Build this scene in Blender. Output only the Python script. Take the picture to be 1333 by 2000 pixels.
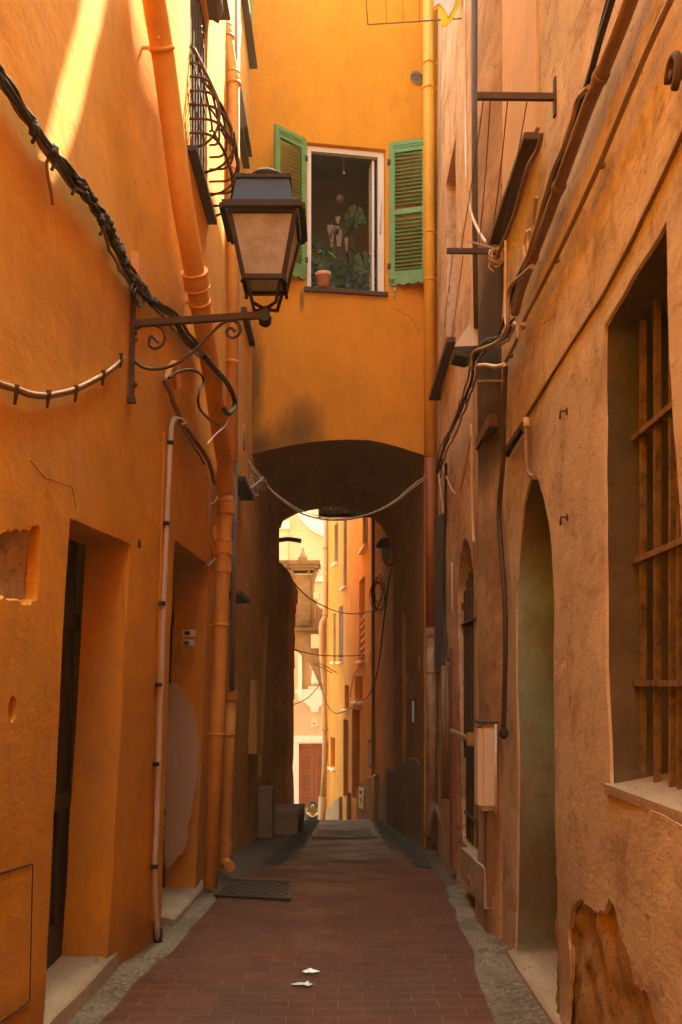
import bpy, bmesh, math, random
from mathutils import Vector, Matrix, noise
from mathutils.geometry import delaunay_2d_cdt
random.seed(7)
R = math.radians
for o in list(bpy.data.objects): bpy.data.objects.remove(o)
sc = bpy.context.scene
COL = sc.collection

# ------------------------------------------------------------------ camera
F, CX, CY = 1900.0, 666.5, 1340.0            # focal length and principal point in photo pixels
cam = bpy.data.cameras.new('camera'); camo = bpy.data.objects.new('camera', cam); COL.objects.link(camo)
camo.location = (0, 0, 1.6); camo.rotation_euler = (R(90), 0, 0)
cam.sensor_fit = 'VERTICAL'; cam.sensor_height = 36; cam.lens = 36 * F / 2000
cam.shift_y = (CY - 1000) / 2000; cam.shift_x = 0
cam.clip_start = 0.05; cam.clip_end = 500
sc.camera = camo
# ------------------------------------------------------------------ sky, sun, exposure
SD = Vector((-2.2, -4.5, -7.0)).normalized()   # direction the sunlight travels
elev = math.asin(-SD.z); azi = math.atan2(-SD.x, -SD.y)
w = bpy.data.worlds.new("World"); sc.world = w; w.use_nodes = True
nt = w.node_tree; nt.nodes.clear()
sky = nt.nodes.new('ShaderNodeTexSky'); sky.sky_type = 'NISHITA'; sky.sun_disc = False
sky.sun_elevation = elev; sky.sun_rotation = azi; sky.dust_density = 4.0; sky.air_density = 1.0; sky.ozone_density = 1.0
bg = nt.nodes.new('ShaderNodeBackground'); bg.inputs[1].default_value = 0.15
ow = nt.nodes.new('ShaderNodeOutputWorld')
nt.links.new(sky.outputs[0], bg.inputs[0]); nt.links.new(bg.outputs[0], ow.inputs[0])
sun = bpy.data.lights.new('sun', 'SUN'); sun.energy = 3.0; sun.angle = R(0.5); sun.color = (1.0, .80, .72)
suno = bpy.data.objects.new('sun', sun); COL.objects.link(suno)
suno.rotation_euler = SD.to_track_quat('-Z', 'Y').to_euler(); suno.location = (5, 10, 25)
vs = sc.view_settings
vs.view_transform = 'Standard'; vs.look = 'None'; vs.gamma = 1; vs.exposure = 3.56; vs.use_curve_mapping = False
vs.use_white_balance = True; vs.white_balance_temperature = 7400; vs.white_balance_tint = -26
sc.cycles.max_bounces = 14; sc.cycles.diffuse_bounces = 8; sc.cycles.glossy_bounces = 3; sc.cycles.transmission_bounces = 8
sc.cycles.sample_clamp_indirect = 6; sc.cycles.caustics_reflective = False; sc.cycles.caustics_refractive = False
sc.cycles.use_denoising = True

# ------------------------------------------------------------------ materials
class NG:
    def __init__(s, name):
        s.m = bpy.data.materials.new(name); s.m.use_nodes = True; s.t = s.m.node_tree; s.t.nodes.clear()
        s.out = s.n('ShaderNodeOutputMaterial'); s.b = s.n('ShaderNodeBsdfPrincipled')
        s.l(s.b.outputs[0], s.out.inputs[0]); s.pos = s.n('ShaderNodeNewGeometry').outputs['Position']
    def n(s, t, **k):
        x = s.t.nodes.new(t)
        for a, v in k.items(): setattr(x, a, v)
        return x
    def l(s, a, b): s.t.links.new(a, b)
    def scale(s, v, sc_):
        x = s.n('ShaderNodeVectorMath', operation='MULTIPLY'); s.l(v, x.inputs[0]); x.inputs[1].default_value = sc_; return x.outputs[0]
    def noise(s, scale, detail=4, rough=.6, vec=None, dist=0):
        x = s.n('ShaderNodeTexNoise'); x.inputs['Scale'].default_value = scale; x.inputs['Detail'].default_value = detail
        x.inputs['Roughness'].default_value = rough; x.inputs['Distortion'].default_value = dist
        s.l(vec if vec is not None else s.pos, x.inputs['Vector']); return x.outputs['Fac']
    def rng(s, v, a, b, c=0, d=1):
        x = s.n('ShaderNodeMapRange'); x.inputs[1].default_value = a; x.inputs[2].default_value = b
        x.inputs[3].default_value = c; x.inputs[4].default_value = d; s.l(v, x.inputs[0]); return x.outputs[0]
    def math(s, op, a, b=None):
        x = s.n('ShaderNodeMath', operation=op)
        for i, v in enumerate((a, b)):
            if v is None: continue
            if isinstance(v, (int, float)): x.inputs[i].default_value = v
            else: s.l(v, x.inputs[i])
        return x.outputs[0]
    def mix(s, fac, a, b, mode='MIX'):
        x = s.n('ShaderNodeMix', data_type='RGBA', blend_type=mode)
        for i, v in ((0, fac), (6, a), (7, b)):
            if isinstance(v, (int, float)): x.inputs[i].default_value = v
            elif isinstance(v, tuple): x.inputs[i].default_value = (*v[:3], 1)
            else: s.l(v, x.inputs[i])
        return x.outputs[2]
    def bump(s, h, strength=.3, dist=.01, prev=None):
        x = s.n('ShaderNodeBump'); x.inputs['Strength'].default_value = strength; x.inputs['Distance'].default_value = dist
        s.l(h, x.inputs['Height'])
        if prev is not None: s.l(prev, x.inputs['Normal'])
        return x.outputs[0]
    def fin(s, col, rough=.9, normal=None, metal=0, spec=.3):
        if isinstance(col, tuple): s.b.inputs['Base Color'].default_value = (*col, 1)
        else: s.l(col, s.b.inputs['Base Color'])
        if isinstance(rough, (int, float)): s.b.inputs['Roughness'].default_value = rough
        else: s.l(rough, s.b.inputs['Roughness'])
        s.b.inputs['Metallic'].default_value = metal; s.b.inputs['Specular IOR Level'].default_value = spec
        if normal is not None: s.l(normal, s.b.inputs['Normal'])
        return s.m
def mul(c, k): return tuple(min(1, x * k) for x in c)

def plaster(name, c, alt=None, vsc=.22, ysc=1, var=.22, streak=.25, grit=.35, dirt=(.07, .045, .025), spots=(), lower=None, speck=.3, peel=0):
    g = NG(name); wp = g.pos
    if ysc != 1: g.pos = g.scale(g.pos, (1, ysc, 1))
    n1 = g.noise(1.1, 7, .65); n2 = g.noise(6.5, 6, .7)
    col = g.mix(g.rng(n1, .35, .65), mul(c, 1 - var), mul(c, 1 + var * .6))
    if alt: col = g.mix(g.rng(g.noise(.7, 8, .7, dist=.6), .47, .6), col, alt)
    if lower:                                  # a second coat of another tone below a given height
        z = g.n('ShaderNodeSeparateXYZ'); g.l(wp, z.inputs[0])
        zz = g.math('ADD', z.outputs[2], g.math('MULTIPLY', g.noise(2.0, 5), lower[2]))
        col = g.mix(g.rng(zz, lower[1] - .03, lower[1] + .03, 1, 0), col, lower[0])
    col = g.mix(g.rng(n2, .3, .75, 0, .35), col, mul(c, .72))
    if peel:                                   # coats flaked off in patches
        pn = g.noise(2.4, 9, .72, vec=g.scale(g.pos, (1, 1, .6)), dist=.3)
        col = g.mix(g.rng(pn, .60 - peel * .06, .62 - peel * .06), col, (.42, .27, .18))
    st = g.noise(3.2, 8, .75, vec=g.scale(g.pos, (2.6, 2.6, vsc)), dist=.4)
    col = g.mix(g.rng(st, .5, .68, 0, streak), col, dirt)
    st2 = g.noise(3.0, 7, .75, vec=g.scale(g.pos, (1.6, 1.6, vsc)), dist=.8)
    col = g.mix(g.rng(st2, .54, .7, 0, streak * .9), col, mul(c, 1.4))
    bl = g.noise(2.1, 9, .78, dist=.8)
    col = g.mix(g.rng(bl, .53, .64, 0, streak * .8), col, dirt)
    sp = g.noise(38, 3, .8)
    col = g.mix(g.rng(sp, .60, .68, 0, speck), col, dirt)
    sp3 = g.noise(13, 6, .8)
    col = g.mix(g.rng(sp3, .60, .66, 0, speck * .8), col, dirt)
    for (p, r, k) in spots:
        d = g.n('ShaderNodeVectorMath', operation='SUBTRACT'); g.l(wp, d.inputs[0]); d.inputs[1].default_value = p
        q = g.n('ShaderNodeVectorMath', operation='LENGTH'); g.l(g.scale(d.outputs[0], tuple(1 / a for a in r)), q.inputs[0])
        nn = g.noise(5.5, 9, .78, vec=g.scale(g.pos, (1, 1, .45)))
        f = g.math('ADD', g.rng(q.outputs[1], 0, 1.3, .62, -.35), g.math('MULTIPLY', nn, .75))
        col = g.mix(g.rng(f, .36, .80, 0, k), col, dirt)
    b = g.bump(g.noise(2.6, 6, .65), .35, .04)
    b = g.bump(g.noise(18, 6, .75), grit, .007, b)
    b = g.bump(g.noise(120, 2, .6), grit, .003, b)
    return g.fin(col, .92, b, spec=.15)

def metal(name, c, rust=.4, rough=.55, rustc=(.16, .06, .025)):
    g = NG(name); n = g.noise(18, 7, .7)
    col = g.mix(g.rng(n, .45, .65, 0, rust), c, rustc)
    b = g.bump(g.noise(70, 4, .6), .25, .003)
    return g.fin(col, g.rng(n, .3, .7, rough - .1, min(1, rough + .2)), b, metal=.0, spec=.4)

def paint(name, c, var=.15, rough=.5, streak=.2, dirt=(.1, .05, .02)):
    g = NG(name); n = g.noise(5, 6, .6)
    col = g.mix(g.rng(n, .35, .65), mul(c, 1 - var), mul(c, 1 + var))
    s2 = g.noise(5, 6, .7, vec=g.scale(g.pos, (5, 5, .5)))
    col = g.mix(g.rng(s2, .52, .8, 0, streak), col, dirt)
    col = g.mix(g.rng(g.noise(45, 3, .8), .68, .75, 0, .5), col, dirt)
    b = g.bump(g.noise(30, 4), .15, .003)
    return g.fin(col, rough, b, spec=.35)

def wood(name, c, rough=.6):
    g = NG(name); n = g.noise(9, 7, .65, vec=g.scale(g.pos, (6, 6, .5)), dist=.5)
    col = g.mix(g.rng(n, .3, .7), mul(c, .6), mul(c, 1.3))
    return g.fin(col, rough, g.bump(n, .3, .004), spec=.3)

M = {}
OR1 = (.78, .30, .035)
M['plaster_left'] = plaster('orange_plaster', (.74, .31, .035), ysc=.5, vsc=.55, spots=[((-1.25, 5.8, .0), (1, .8, .5), .9), ((-1.3, 4.0, .0), (1, .9, .45), .9), ((-1.2, 6.6, .0), (1, .6, .4), .9), ((-1.2, 9.0, -.3), (1, 1, .6), .9), ((-1.2, 4.6, 3.3), (1, 1.0, .25), .35), ((-1.1, 6.4, 3.6), (1, .5, .8), .3)], alt=(.62, .29, .07), var=.2, streak=.34, speck=.2, grit=.25, dirt=(.34, .14, .035))
M['plaster_sliver'] = plaster('worn_orange_plaster', (.78, .40, .10), ysc=.35, vsc=.5, var=.2, streak=.3)
M['plaster_front'] = plaster('yellow_orange_plaster', (.80, .31, .035), vsc=.5, var=.1, streak=.12, speck=.12, dirt=(.10, .055, .02),
    spots=[((-.5, 12.33, 4.95), (.42, 2, .5), .65), ((-.75, 12.3, 4.7), (.8, 2, .4), .55), ((-1.12, 12.2, 5.4), (.22, 2, 1.1), .8), ((-1.02, 12.2, 4.6), (.35, 2, .3), .7), ((-.5, 12.3, 6.5), (.05, 2, .25), .8)])
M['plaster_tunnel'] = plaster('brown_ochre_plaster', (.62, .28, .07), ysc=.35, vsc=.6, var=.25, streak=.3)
M['plaster_right'] = plaster('salmon_plaster', (.63, .49, .33), alt=(.60, .40, .23), vsc=1.0, ysc=.42, var=.24, streak=.62, speck=.7, dirt=(.22, .12, .055),
    lower=((.58, .47, .35), 3.13, .0), spots=[((1.02, 4.6, .5), (1, .9, .6), .45), ((1.02, 5.3, 2.9), (1, .7, .25), .5)])
M['plaster_right_far'] = plaster('pale_peeling_plaster', (.72, .54, .38), vsc=.45, ysc=.35, alt=(.58, .32, .19), var=.2, streak=.6, speck=.6, dirt=(.22, .12, .06), peel=.8)
M['plaster_pier'] = plaster('blotched_pier_plaster', (.56, .38, .24), ysc=.5, vsc=.8, alt=(.3, .17, .09), var=.3, streak=.4, speck=.8, dirt=(.07, .045, .03),
    spots=[((1.0, 6.5, 4.0), (2, 2, 1.0), 1), ((1.0, 6.5, 3.3), (2, 2, .5), 1)])
M['plaster_green'] = plaster('green_ochre_reveal', vsc=.9, ysc=.7, c=(.25, .35, .26), alt=(.24, .18, .12), var=.3, streak=.4, speck=.6, spots=[((1.2, 5.6, .4), (1, 1, .7), .7), ((1.2, 5.6, 2.6), (1, 1, .5), .8)], dirt=(.14, .07, .03))  # spots make it darker towards the top and foot of the niche
M['plaster_reveal'] = plaster('dark_mottled_reveal', vsc=.9, ysc=.7, c=(.15, .11, .065), alt=(.075, .075, .045), var=.3, streak=.4, speck=.6)  # mottled colour, darkened further to carry the shade of the recess
M['plaster_far'] = plaster('sunny_yellow_plaster', (.68, .31, .07), var=.14, streak=.2)
M['plaster_dado'] = plaster('grey_cement_dado', vsc=.9, ysc=.7, c=(.42, .27, .17), var=.2, streak=.3, dirt=(.05, .04, .03))
M['church_plaster'] = plaster('cream_plaster', (.70, .52, .32), var=.06, streak=.1, speck=.05, dirt=(.4, .3, .18))
M['white_stucco'] = plaster('white_stucco', (.88, .80, .66), var=.05, streak=.1, speck=.05, dirt=(.5, .4, .3))
M['old_stone'] = plaster('weathered_stone', (.24, .165, .095), vsc=.8, alt=(.36, .26, .16), var=.5, streak=.4, speck=.8, grit=.8)
M['bare_render'] = plaster('bare_brown_render', vsc=.9, ysc=.7, c=(.36, .23, .11), alt=(.55, .30, .09), var=.4, streak=.3, speck=.8, grit=1, dirt=(.06, .035, .02))
M['pink_render'] = plaster('bare_pink_render', vsc=.9, ysc=.7, c=(.62, .42, .27), var=.08, streak=.08, speck=.1)
M['rubble'] = plaster('exposed_rubble', vsc=.9, ysc=.7, c=(.70, .48, .33), alt=(.44, .26, .15), var=.4, streak=.3, speck=.7, grit=1)
M['step_stone'] = plaster('worn_step_stone', vsc=.9, ysc=.7, c=(.46, .34, .24), var=.25, streak=.1, speck=.6, grit=.6)
M['pipe_orange'] = paint('orange_painted_pipe', (.76, .34, .07), .08, .5)
M['pipe_yellow'] = paint('yellow_painted_pipe', (.82, .38, .04), .06, .5)
M['pipe_red'] = paint('red_brown_pipe', (.36, .09, .02), .15, .5)
M['pipe_bare'] = paint('flaking_pale_pipe', (.5, .3, .18), .3, .7, .5)
M['grey_pipe'] = paint('grey_metal_pipe', (.26, .22, .2), .15, .45)
M['conduit'] = paint('pinkish_grey_conduit', (.58, .45, .36), .1, .5)
M['white_pvc'] = paint('ivory_plastic', (.75, .66, .55), .05, .4, .1)
M['brown_pipe'] = paint('brown_painted_pipe', (.25, .15, .085), .15, .5)
M['iron'] = metal('dark_wrought_iron', (.05, .032, .022), .5)
M['rusty'] = metal('rusty_iron', (.085, .045, .027), .8, .8, (.11, .05, .025))
M['yellow_iron'] = metal('yellow_rusted_bar', (.22, .13, .05), .9, .8, (.07, .04, .02))
M['lamp_metal'] = metal('lantern_dark_metal', (.022, .015, .012), .3, .6)
M['lamp_roof'] = metal('lantern_grey_roof', (.028, .052, .10), .1, .45)
M['black'] = paint('black_rubber_cable', (.035, .025, .02), .2, .6, 0)
M['cable_grey'] = paint('dusty_grey_cable', (.30, .21, .15), .15, .6, 0)
M['cable_cream'] = paint('cream_cable', (.62, .46, .31), .1, .6, 0)
M['cable_brown'] = paint('brown_cable', (.22, .10, .05), .15, .6, 0)
M['green'] = paint('green_shutter_paint', (.17, .31, .11), .12, .5, .12, (.05, .1, .03))
M['green_slat'] = paint('green_slat_paint', (.10, .22, .05), .12, .55, .1, (.04, .08, .02))
M['dark_slate'] = metal('dark_slate', (.06, .045, .035), .1, .8)
M['sill_brown'] = metal('brown_sill', (.085, .05, .032), .1, .7)
M['white_frame'] = paint('white_window_frame', (.80, .70, .62), .04, .4, .05)
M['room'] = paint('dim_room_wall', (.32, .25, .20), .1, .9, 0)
M['door_dark'] = wood('old_dark_wood', (.045, .022, .014))
M['door_church'] = wood('red_brown_wood', (.36, .11, .04))
M['wood_brown'] = wood('brown_wood', (.17, .075, .035))
M['terracotta'] = paint('terracotta', (.72, .36, .22), .08, .8, .05)
M['leaf_bright'] = paint('bright_green_leaf', (.20, .40, .03), .1, .4, 0)
M['leaf_dark'] = paint('dark_green_leaf', (.03, .055, .02), .2, .4, 0)
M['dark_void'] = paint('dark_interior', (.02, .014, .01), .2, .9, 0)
M['skin'] = paint('skin', (.66, .36, .24), .05, .5, 0)
M['hair'] = paint('dark_hair', (.02, .013, .01), .1, .5, 0)
M['olive'] = paint('olive_shirt', (.25, .22, .05), .1, .8, 0)
M['navy'] = paint('dark_trousers', (.02, .018, .02), .1, .8, 0)
M['meter_white'] = paint('pinkish_white_box', (.74, .66, .54), .05, .45, .1)
M['box_orange'] = paint('orange_painted_box', (.74, .33, .1), .05, .5, .1)
M['yellow_cloth'] = paint('yellow_cloth', (.75, .62, .04), .08, .8, 0)
M['pale_cloth'] = paint('pale_patterned_cloth', (.7, .6, .55), .2, .8, 0)
M['tan_pipe'] = paint('tan_painted_pipe', (.46, .33, .19), .12, .6)
M['door_panel'] = wood('dark_red_wood', (.22, .06, .025))
M['shutter_grey'] = paint('grey_brown_shutter', (.42, .32, .22), .15, .7)
M['dim_wood'] = paint('dim_wood', (.22, .13, .07), .2, .6, 0)
M['wood_toy'] = paint('light_wood', (.5, .26, .11), .1, .6, 0)
M['chrome'] = metal('bright_metal', (.5, .45, .4), .1, .3)
M['brass'] = metal('tan_metal', (.42, .28, .12), .1, .4)
g = NG('frosted_lantern_glass')
g.b.inputs['Transmission Weight'].default_value = .5; g.b.inputs['IOR'].default_value = 1.1
cc = g.mix(g.rng(g.noise(9, 6, .7), .42, .62), (.95, .93, .88), (.66, .60, .52))
M['glass'] = g.fin(cc, .45)
g = NG('sky_tinted_water')
M['water'] = g.fin((.62, .80, 1.0), .06, spec=1.0, metal=.8)  # bluish metallic colour imitates a bright sky reflection in the puddles
g.b.inputs['Specular Tint'].default_value = (.62, .8, 1, 1)

# brick paving
def brick_mat(name, c1, c2, mortar, k=1.0, wet=0):
    g = NG(name)
    v = g.n('ShaderNodeVectorMath', operation='ADD'); wob = g.n('ShaderNodeTexNoise'); wob.inputs['Scale'].default_value = 1.3
    g.l(g.pos, wob.inputs['Vector']); g.l(g.pos, v.inputs[0]); g.l(g.scale(wob.outputs['Color'], (.03, .03, 0)), v.inputs[1])
    br = g.n('ShaderNodeTexBrick'); br.offset = .5; br.inputs['Scale'].default_value = 1; br.inputs['Mortar Size'].default_value = .005
    br.inputs['Mortar Smooth'].default_value = .3; br.inputs['Bias'].default_value = -.1
    br.inputs['Brick Width'].default_value = .25 * k; br.inputs['Row Height'].default_value = .118 * k
    br.inputs['Color1'].default_value = (*c1, 1); br.inputs['Color2'].default_value = (*c2, 1); br.inputs['Mortar'].default_value = (*mortar, 1)
    g.l(v.outputs[0], br.inputs['Vector'])
    col = br.outputs['Color']
    n = g.noise(1.4, 7, .7)
    col = g.mix(g.rng(n, .38, .66, 0, .6), col, mul(c1, .55))
    col = g.mix(g.rng(g.noise(2.2, 8, .75, dist=.5), .55, .75, 0, .5), col, mul(mortar, .8))
    col = g.mix(g.rng(g.noise(60, 2, .8), .68, .74, 0, .6), col, (.2, .15, .11))
    mk = g.math('MULTIPLY', br.outputs['Fac'], -1)
    b = g.bump(mk, .5, .006); b = g.bump(g.noise(35, 5, .7), .35, .006, b); b = g.bump(g.noise(5, 3), .3, .02, b)
    return g.fin(col, g.rng(n, .35, .7, .42, .8), b, spec=.4)
M['brick'] = brick_mat('red_brick_paving', (.115, .021, .010), (.075, .017, .009), (.17, .09, .055))
M['brick_old'] = brick_mat('faded_brick_paving', (.15, .06, .04), (.20, .10, .065), (.07, .045, .035), .9)
def gravel_mat(name, a, b_, scale):
    g = NG(name); vo = g.n('ShaderNodeTexVoronoi'); vo.inputs['Scale'].default_value = scale; g.l(g.pos, vo.inputs['Vector'])
    s = g.n('ShaderNodeSeparateColor'); g.l(vo.outputs['Color'], s.inputs[0])
    col = g.mix(s.outputs[0], a, b_); col = g.mix(g.rng(g.noise(3, 8, .75), .42, .62, 0, .8), col, mul(a, .55))
    col = g.mix(g.rng(vo.outputs['Distance'], .4, .8), col, mul(a, .65))
    col = g.mix(g.rng(g.noise(1.6, 7, .75), .45, .6, 0, .7), col, mul(b_, .62))
    b = g.bump(vo.outputs['Distance'], -.8, .012); b = g.bump(g.noise(8, 5), .5, .03, b)
    return g.fin(col, .9, b, spec=.2)
M['gravel'] = gravel_mat('aggregate_concrete', (.17, .12, .085), (.40, .30, .22), 48)
M['cobble'] = gravel_mat('dark_cobbles', (.07, .055, .045), (.12, .09, .07), 11)
M['concrete'] = plaster('lane_concrete', (.15, .105, .075), var=.25, streak=0, speck=.5, grit=.8)
M['plaza'] = plaster('pale_plaza_stone', (.32, .27, .23), var=.1, streak=0)
M['tread'] = metal('steel_tread', (.045, .035, .03), .3, .5)

# ------------------------------------------------------------------ mesh helpers
def setp(o, label=None, cat=None, group=None, kind=None):
    if label: o['label'] = label
    if cat: o['category'] = cat
    if group: o['group'] = group
    if kind: o['kind'] = kind
    return o
ORG = {}
def thing(name, label, cat, loc, group=None):
    o = bpy.data.objects.new(name, None); COL.objects.link(o); o.location = loc; o.empty_display_size = .1
    ORG[o.name] = Vector(loc); return setp(o, label, cat, group)
def wloc(o): return ORG.get(o.name, Vector((0, 0, 0)))
class MB:
    def __init__(s): s.b = bmesh.new()
    def quad(s, *p): 
        s.b.faces.new([s.b.verts.new(v) for v in p]); return s
    def poly(s, pts): return s.quad(*pts)
    def box(s, lo, hi, rot=0, bev=0):
        lo, hi = Vector(lo), Vector(hi); c = (lo + hi) / 2; h = (hi - lo) / 2
        r = Matrix.Rotation(rot, 3, 'Z'); b0 = bmesh.new()
        bmesh.ops.create_cube(b0, size=2)
        for v in b0.verts: v.co = Vector((v.co.x * h.x, v.co.y * h.y, v.co.z * h.z))
        if bev: bmesh.ops.bevel(b0, geom=b0.edges[:], offset=bev, segments=2, affect='EDGES')
        for v in b0.verts: v.co = r @ v.co + c
        me = bpy.data.meshes.new('t'); b0.to_mesh(me); b0.free(); s.b.from_mesh(me); bpy.data.meshes.remove(me); return s
    def tube(s, pts, r, n=8, cap=True, closed=False, flat=None, smooth=True):
        pts = [Vector(p) for p in pts]; N = len(pts); rs = r if isinstance(r, (list, tuple)) else [r] * N
        up = None; rings = []
        for i, p in enumerate(pts):
            a = pts[i - 1] if (i > 0 or closed) else p; c = pts[(i + 1) % N] if (i < N - 1 or closed) else p
            t = (c - a).normalized() if (c - a).length > 1e-9 else Vector((0, 0, 1))
            if up is None: up = (Vector((0, 0, 1)) if abs(t.z) < .9 else Vector((1, 0, 0)))
            x = up.cross(t)
            if x.length < 1e-6: x = Vector((1, .1, 0)).cross(t)
            x.normalize(); y = t.cross(x).normalized(); up = y
            ring = []
            for k in range(n):
                ang = 2 * math.pi * (k + .5) / n; fx = flat if flat else 1
                ring.append(s.b.verts.new(p + (x * math.cos(ang) * fx + y * math.sin(ang)) * rs[i]))
            rings.append(ring)
        for i in range(N - 1 + (1 if closed else 0)):
            A, B = rings[i], rings[(i + 1) % N]
            for k in range(n):
                f = s.b.faces.new((A[k], A[(k + 1) % n], B[(k + 1) % n], B[k])); f.smooth = smooth and n > 5
        if cap and not closed:
            s.b.faces.new(rings[0][::-1]); s.b.faces.new(rings[-1])
        return s
    def bar(s, a, b_, w, h=None):             # square bar between two points
        a, b_ = Vector(a), Vector(b_); h = h or w; t = (b_ - a).normalized()
        up = Vector((0, 0, 1)) if abs(t.z) < .9 else Vector((0, 1, 0))
        x = up.cross(t).normalized() * w / 2; y = t.cross(x).normalized() * h / 2
        A = [s.b.verts.new(a + q) for q in (-x - y, x - y, x + y, -x + y)]; B = [s.b.verts.new(b_ + q) for q in (-x - y, x - y, x + y, -x + y)]
        for k in range(4): s.b.faces.new((A[k], A[(k + 1) % 4], B[(k + 1) % 4], B[k]))
        s.b.faces.new(A[::-1]); s.b.faces.new(B); return s
    def lathe(s, prof, c, n=20, smooth=True):
        c = Vector(c); rings = [[s.b.verts.new(c + Vector((r * math.cos(2 * math.pi * k / n), r * math.sin(2 * math.pi * k / n), z))) for k in range(n)] for r, z in prof]
        for A, B in zip(rings, rings[1:]):
            for k in range(n):
                f = s.b.faces.new((A[k], A[(k + 1) % n], B[(k + 1) % n], B[k])); f.smooth = smooth
        if prof[0][0] > 1e-4: s.b.faces.new(rings[0][::-1])
        if prof[-1][0] > 1e-4: s.b.faces.new(rings[-1])
        return s
    def prism(s, pts, d):                     # polygon of 3-D points pushed along d
        d = Vector(d); A = [s.b.verts.new(Vector(p)) for p in pts]; B = [s.b.verts.new(Vector(p) + d) for p in pts]; n = len(pts)
        s.b.faces.new(A); s.b.faces.new(B[::-1])
        for k in range(n): s.b.faces.new((A[(k + 1) % n], A[k], B[k], B[(k + 1) % n]))
        return s
    def ball(s, c, r, sub=2, sc_=(1, 1, 1)):
        q = bmesh.ops.create_icosphere(s.b, subdivisions=sub, radius=r)
        for v in q['verts']:
            v.co = Vector((v.co.x * sc_[0], v.co.y * sc_[1], v.co.z * sc_[2])) + Vector(c)
            for f in v.link_faces: f.smooth = True
        return s
    def build(s, name, mat, parent=None, **kw):
        if kw.pop('norm', True): bmesh.ops.recalc_face_normals(s.b, faces=s.b.faces[:])
        org = wloc(parent) if parent else None
        me = bpy.data.meshes.new(name)
        if org is None:                       # top-level mesh: put its origin at its base centre
            if s.b.verts and not kw.get('keep'):
                xs = [v.co for v in s.b.verts]
                org = Vector(((min(v.x for v in xs) + max(v.x for v in xs)) / 2, (min(v.y for v in xs) + max(v.y for v in xs)) / 2, min(v.z for v in xs)))
            else: org = Vector((0, 0, 0))
            loc = org
        else: loc = Vector((0, 0, 0))
        for v in s.b.verts: v.co -= org
        s.b.to_mesh(me); s.b.free(); me.materials.append(M[mat] if isinstance(mat, str) else mat)
        o = bpy.data.objects.new(name, me); COL.objects.link(o)
        if parent: o.parent = parent
        o.location = loc; ORG[o.name] = org
        return o

# ------------------------------------------------------------------ where things stand
def lerp(tab, y):
    if y <= tab[0][0]: return tab[0][1]
    for (a, b), (c, d) in zip(tab, tab[1:]):
        if y <= c: return b + (d - b) * (y - a) / (c - a)
    return tab[-1][1]
GT = [(-6, 0), (6.0, 0), (7.5, -.066), (19.9, -1.14)]
def gz(y): return lerp(GT, y)
XLT = [(-6, -1.45), (2, -1.42), (4.2, -1.335), (5.5, -1.285), (5.95, -1.19), (6.3, -1.165), (7, -1.17), (8.5, -1.19), (9.5, -1.2), (12.3, -1.24), (17.8, -1.25)]
XRT = [(-6, 1.0), (2, 1.0), (3, 1.015), (6.25, 1.035)]
XR2T = [(6.25, 1.035), (6.9, 1.0), (7.0, 1.05), (10.4, 1.075), (11.8, 1.18), (12.8, 1.27)]
def XL(y, z): return lerp(XLT, y) + .04 * max(0, min(z, 3.5)) + .010 * noise.noise((y * .9, z * .9, 3)) + .004 * noise.noise((y * 4, z * 4, 9))
def XRb(y): return lerp(XRT, y) if y < 6.25 else lerp(XR2T, y)
def XR(y, z): return XRb(y) + .012 * noise.noise((y * .9, z * .8, 13)) + .006 * noise.noise((y * 4, z * 4, 19))
def ray(px, py): return (px - CX) / F, (CY - py) / F
def P(px, py, y): dx, dz = ray(px, py); return Vector((dx * y, y, 1.6 + dz * y))
def onwall(px, py, fx, off, sgn, y0, y1):
    dx, dz = ray(px, py)
    def h(y): return sgn * (dx * y - (fx(y, 1.6 + dz * y) - sgn * off))
    a, b = y0, y1
    if h(b) < 0: return P(px, py, y1)
    for _ in range(40):
        m = (a + b) / 2
        if h(m) < 0: a = m
        else: b = m
    return P(px, py, (a + b) / 2)
def L(px, py, off=0): return onwall(px, py, XL, off, -1, 1.0, 17.8)
def RW(px, py, off=0): return onwall(px, py, XR, off, 1, 1.0, 12.75)
FA, FB = Vector((-1.16, 12.25, 0)), Vector((1.2, 12.65, 0))      # the front across the lane
FD = (FB - FA).normalized(); FN = Vector((FD.y, -FD.x, 0))
def FR(px, py, off=0):
    dx, dz = ray(px, py); A = FA + FN * off
    y = (A.x * FN.x + A.y * FN.y) / (dx * FN.x + FN.y); return P(px, py, y)
def FS(s, z, off=0): 
    v = FA + FD * s + FN * off; return Vector((v.x, v.y, z))
def fs(p): return (Vector((p.x, p.y, 0)) - FA).dot(FD)

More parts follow.
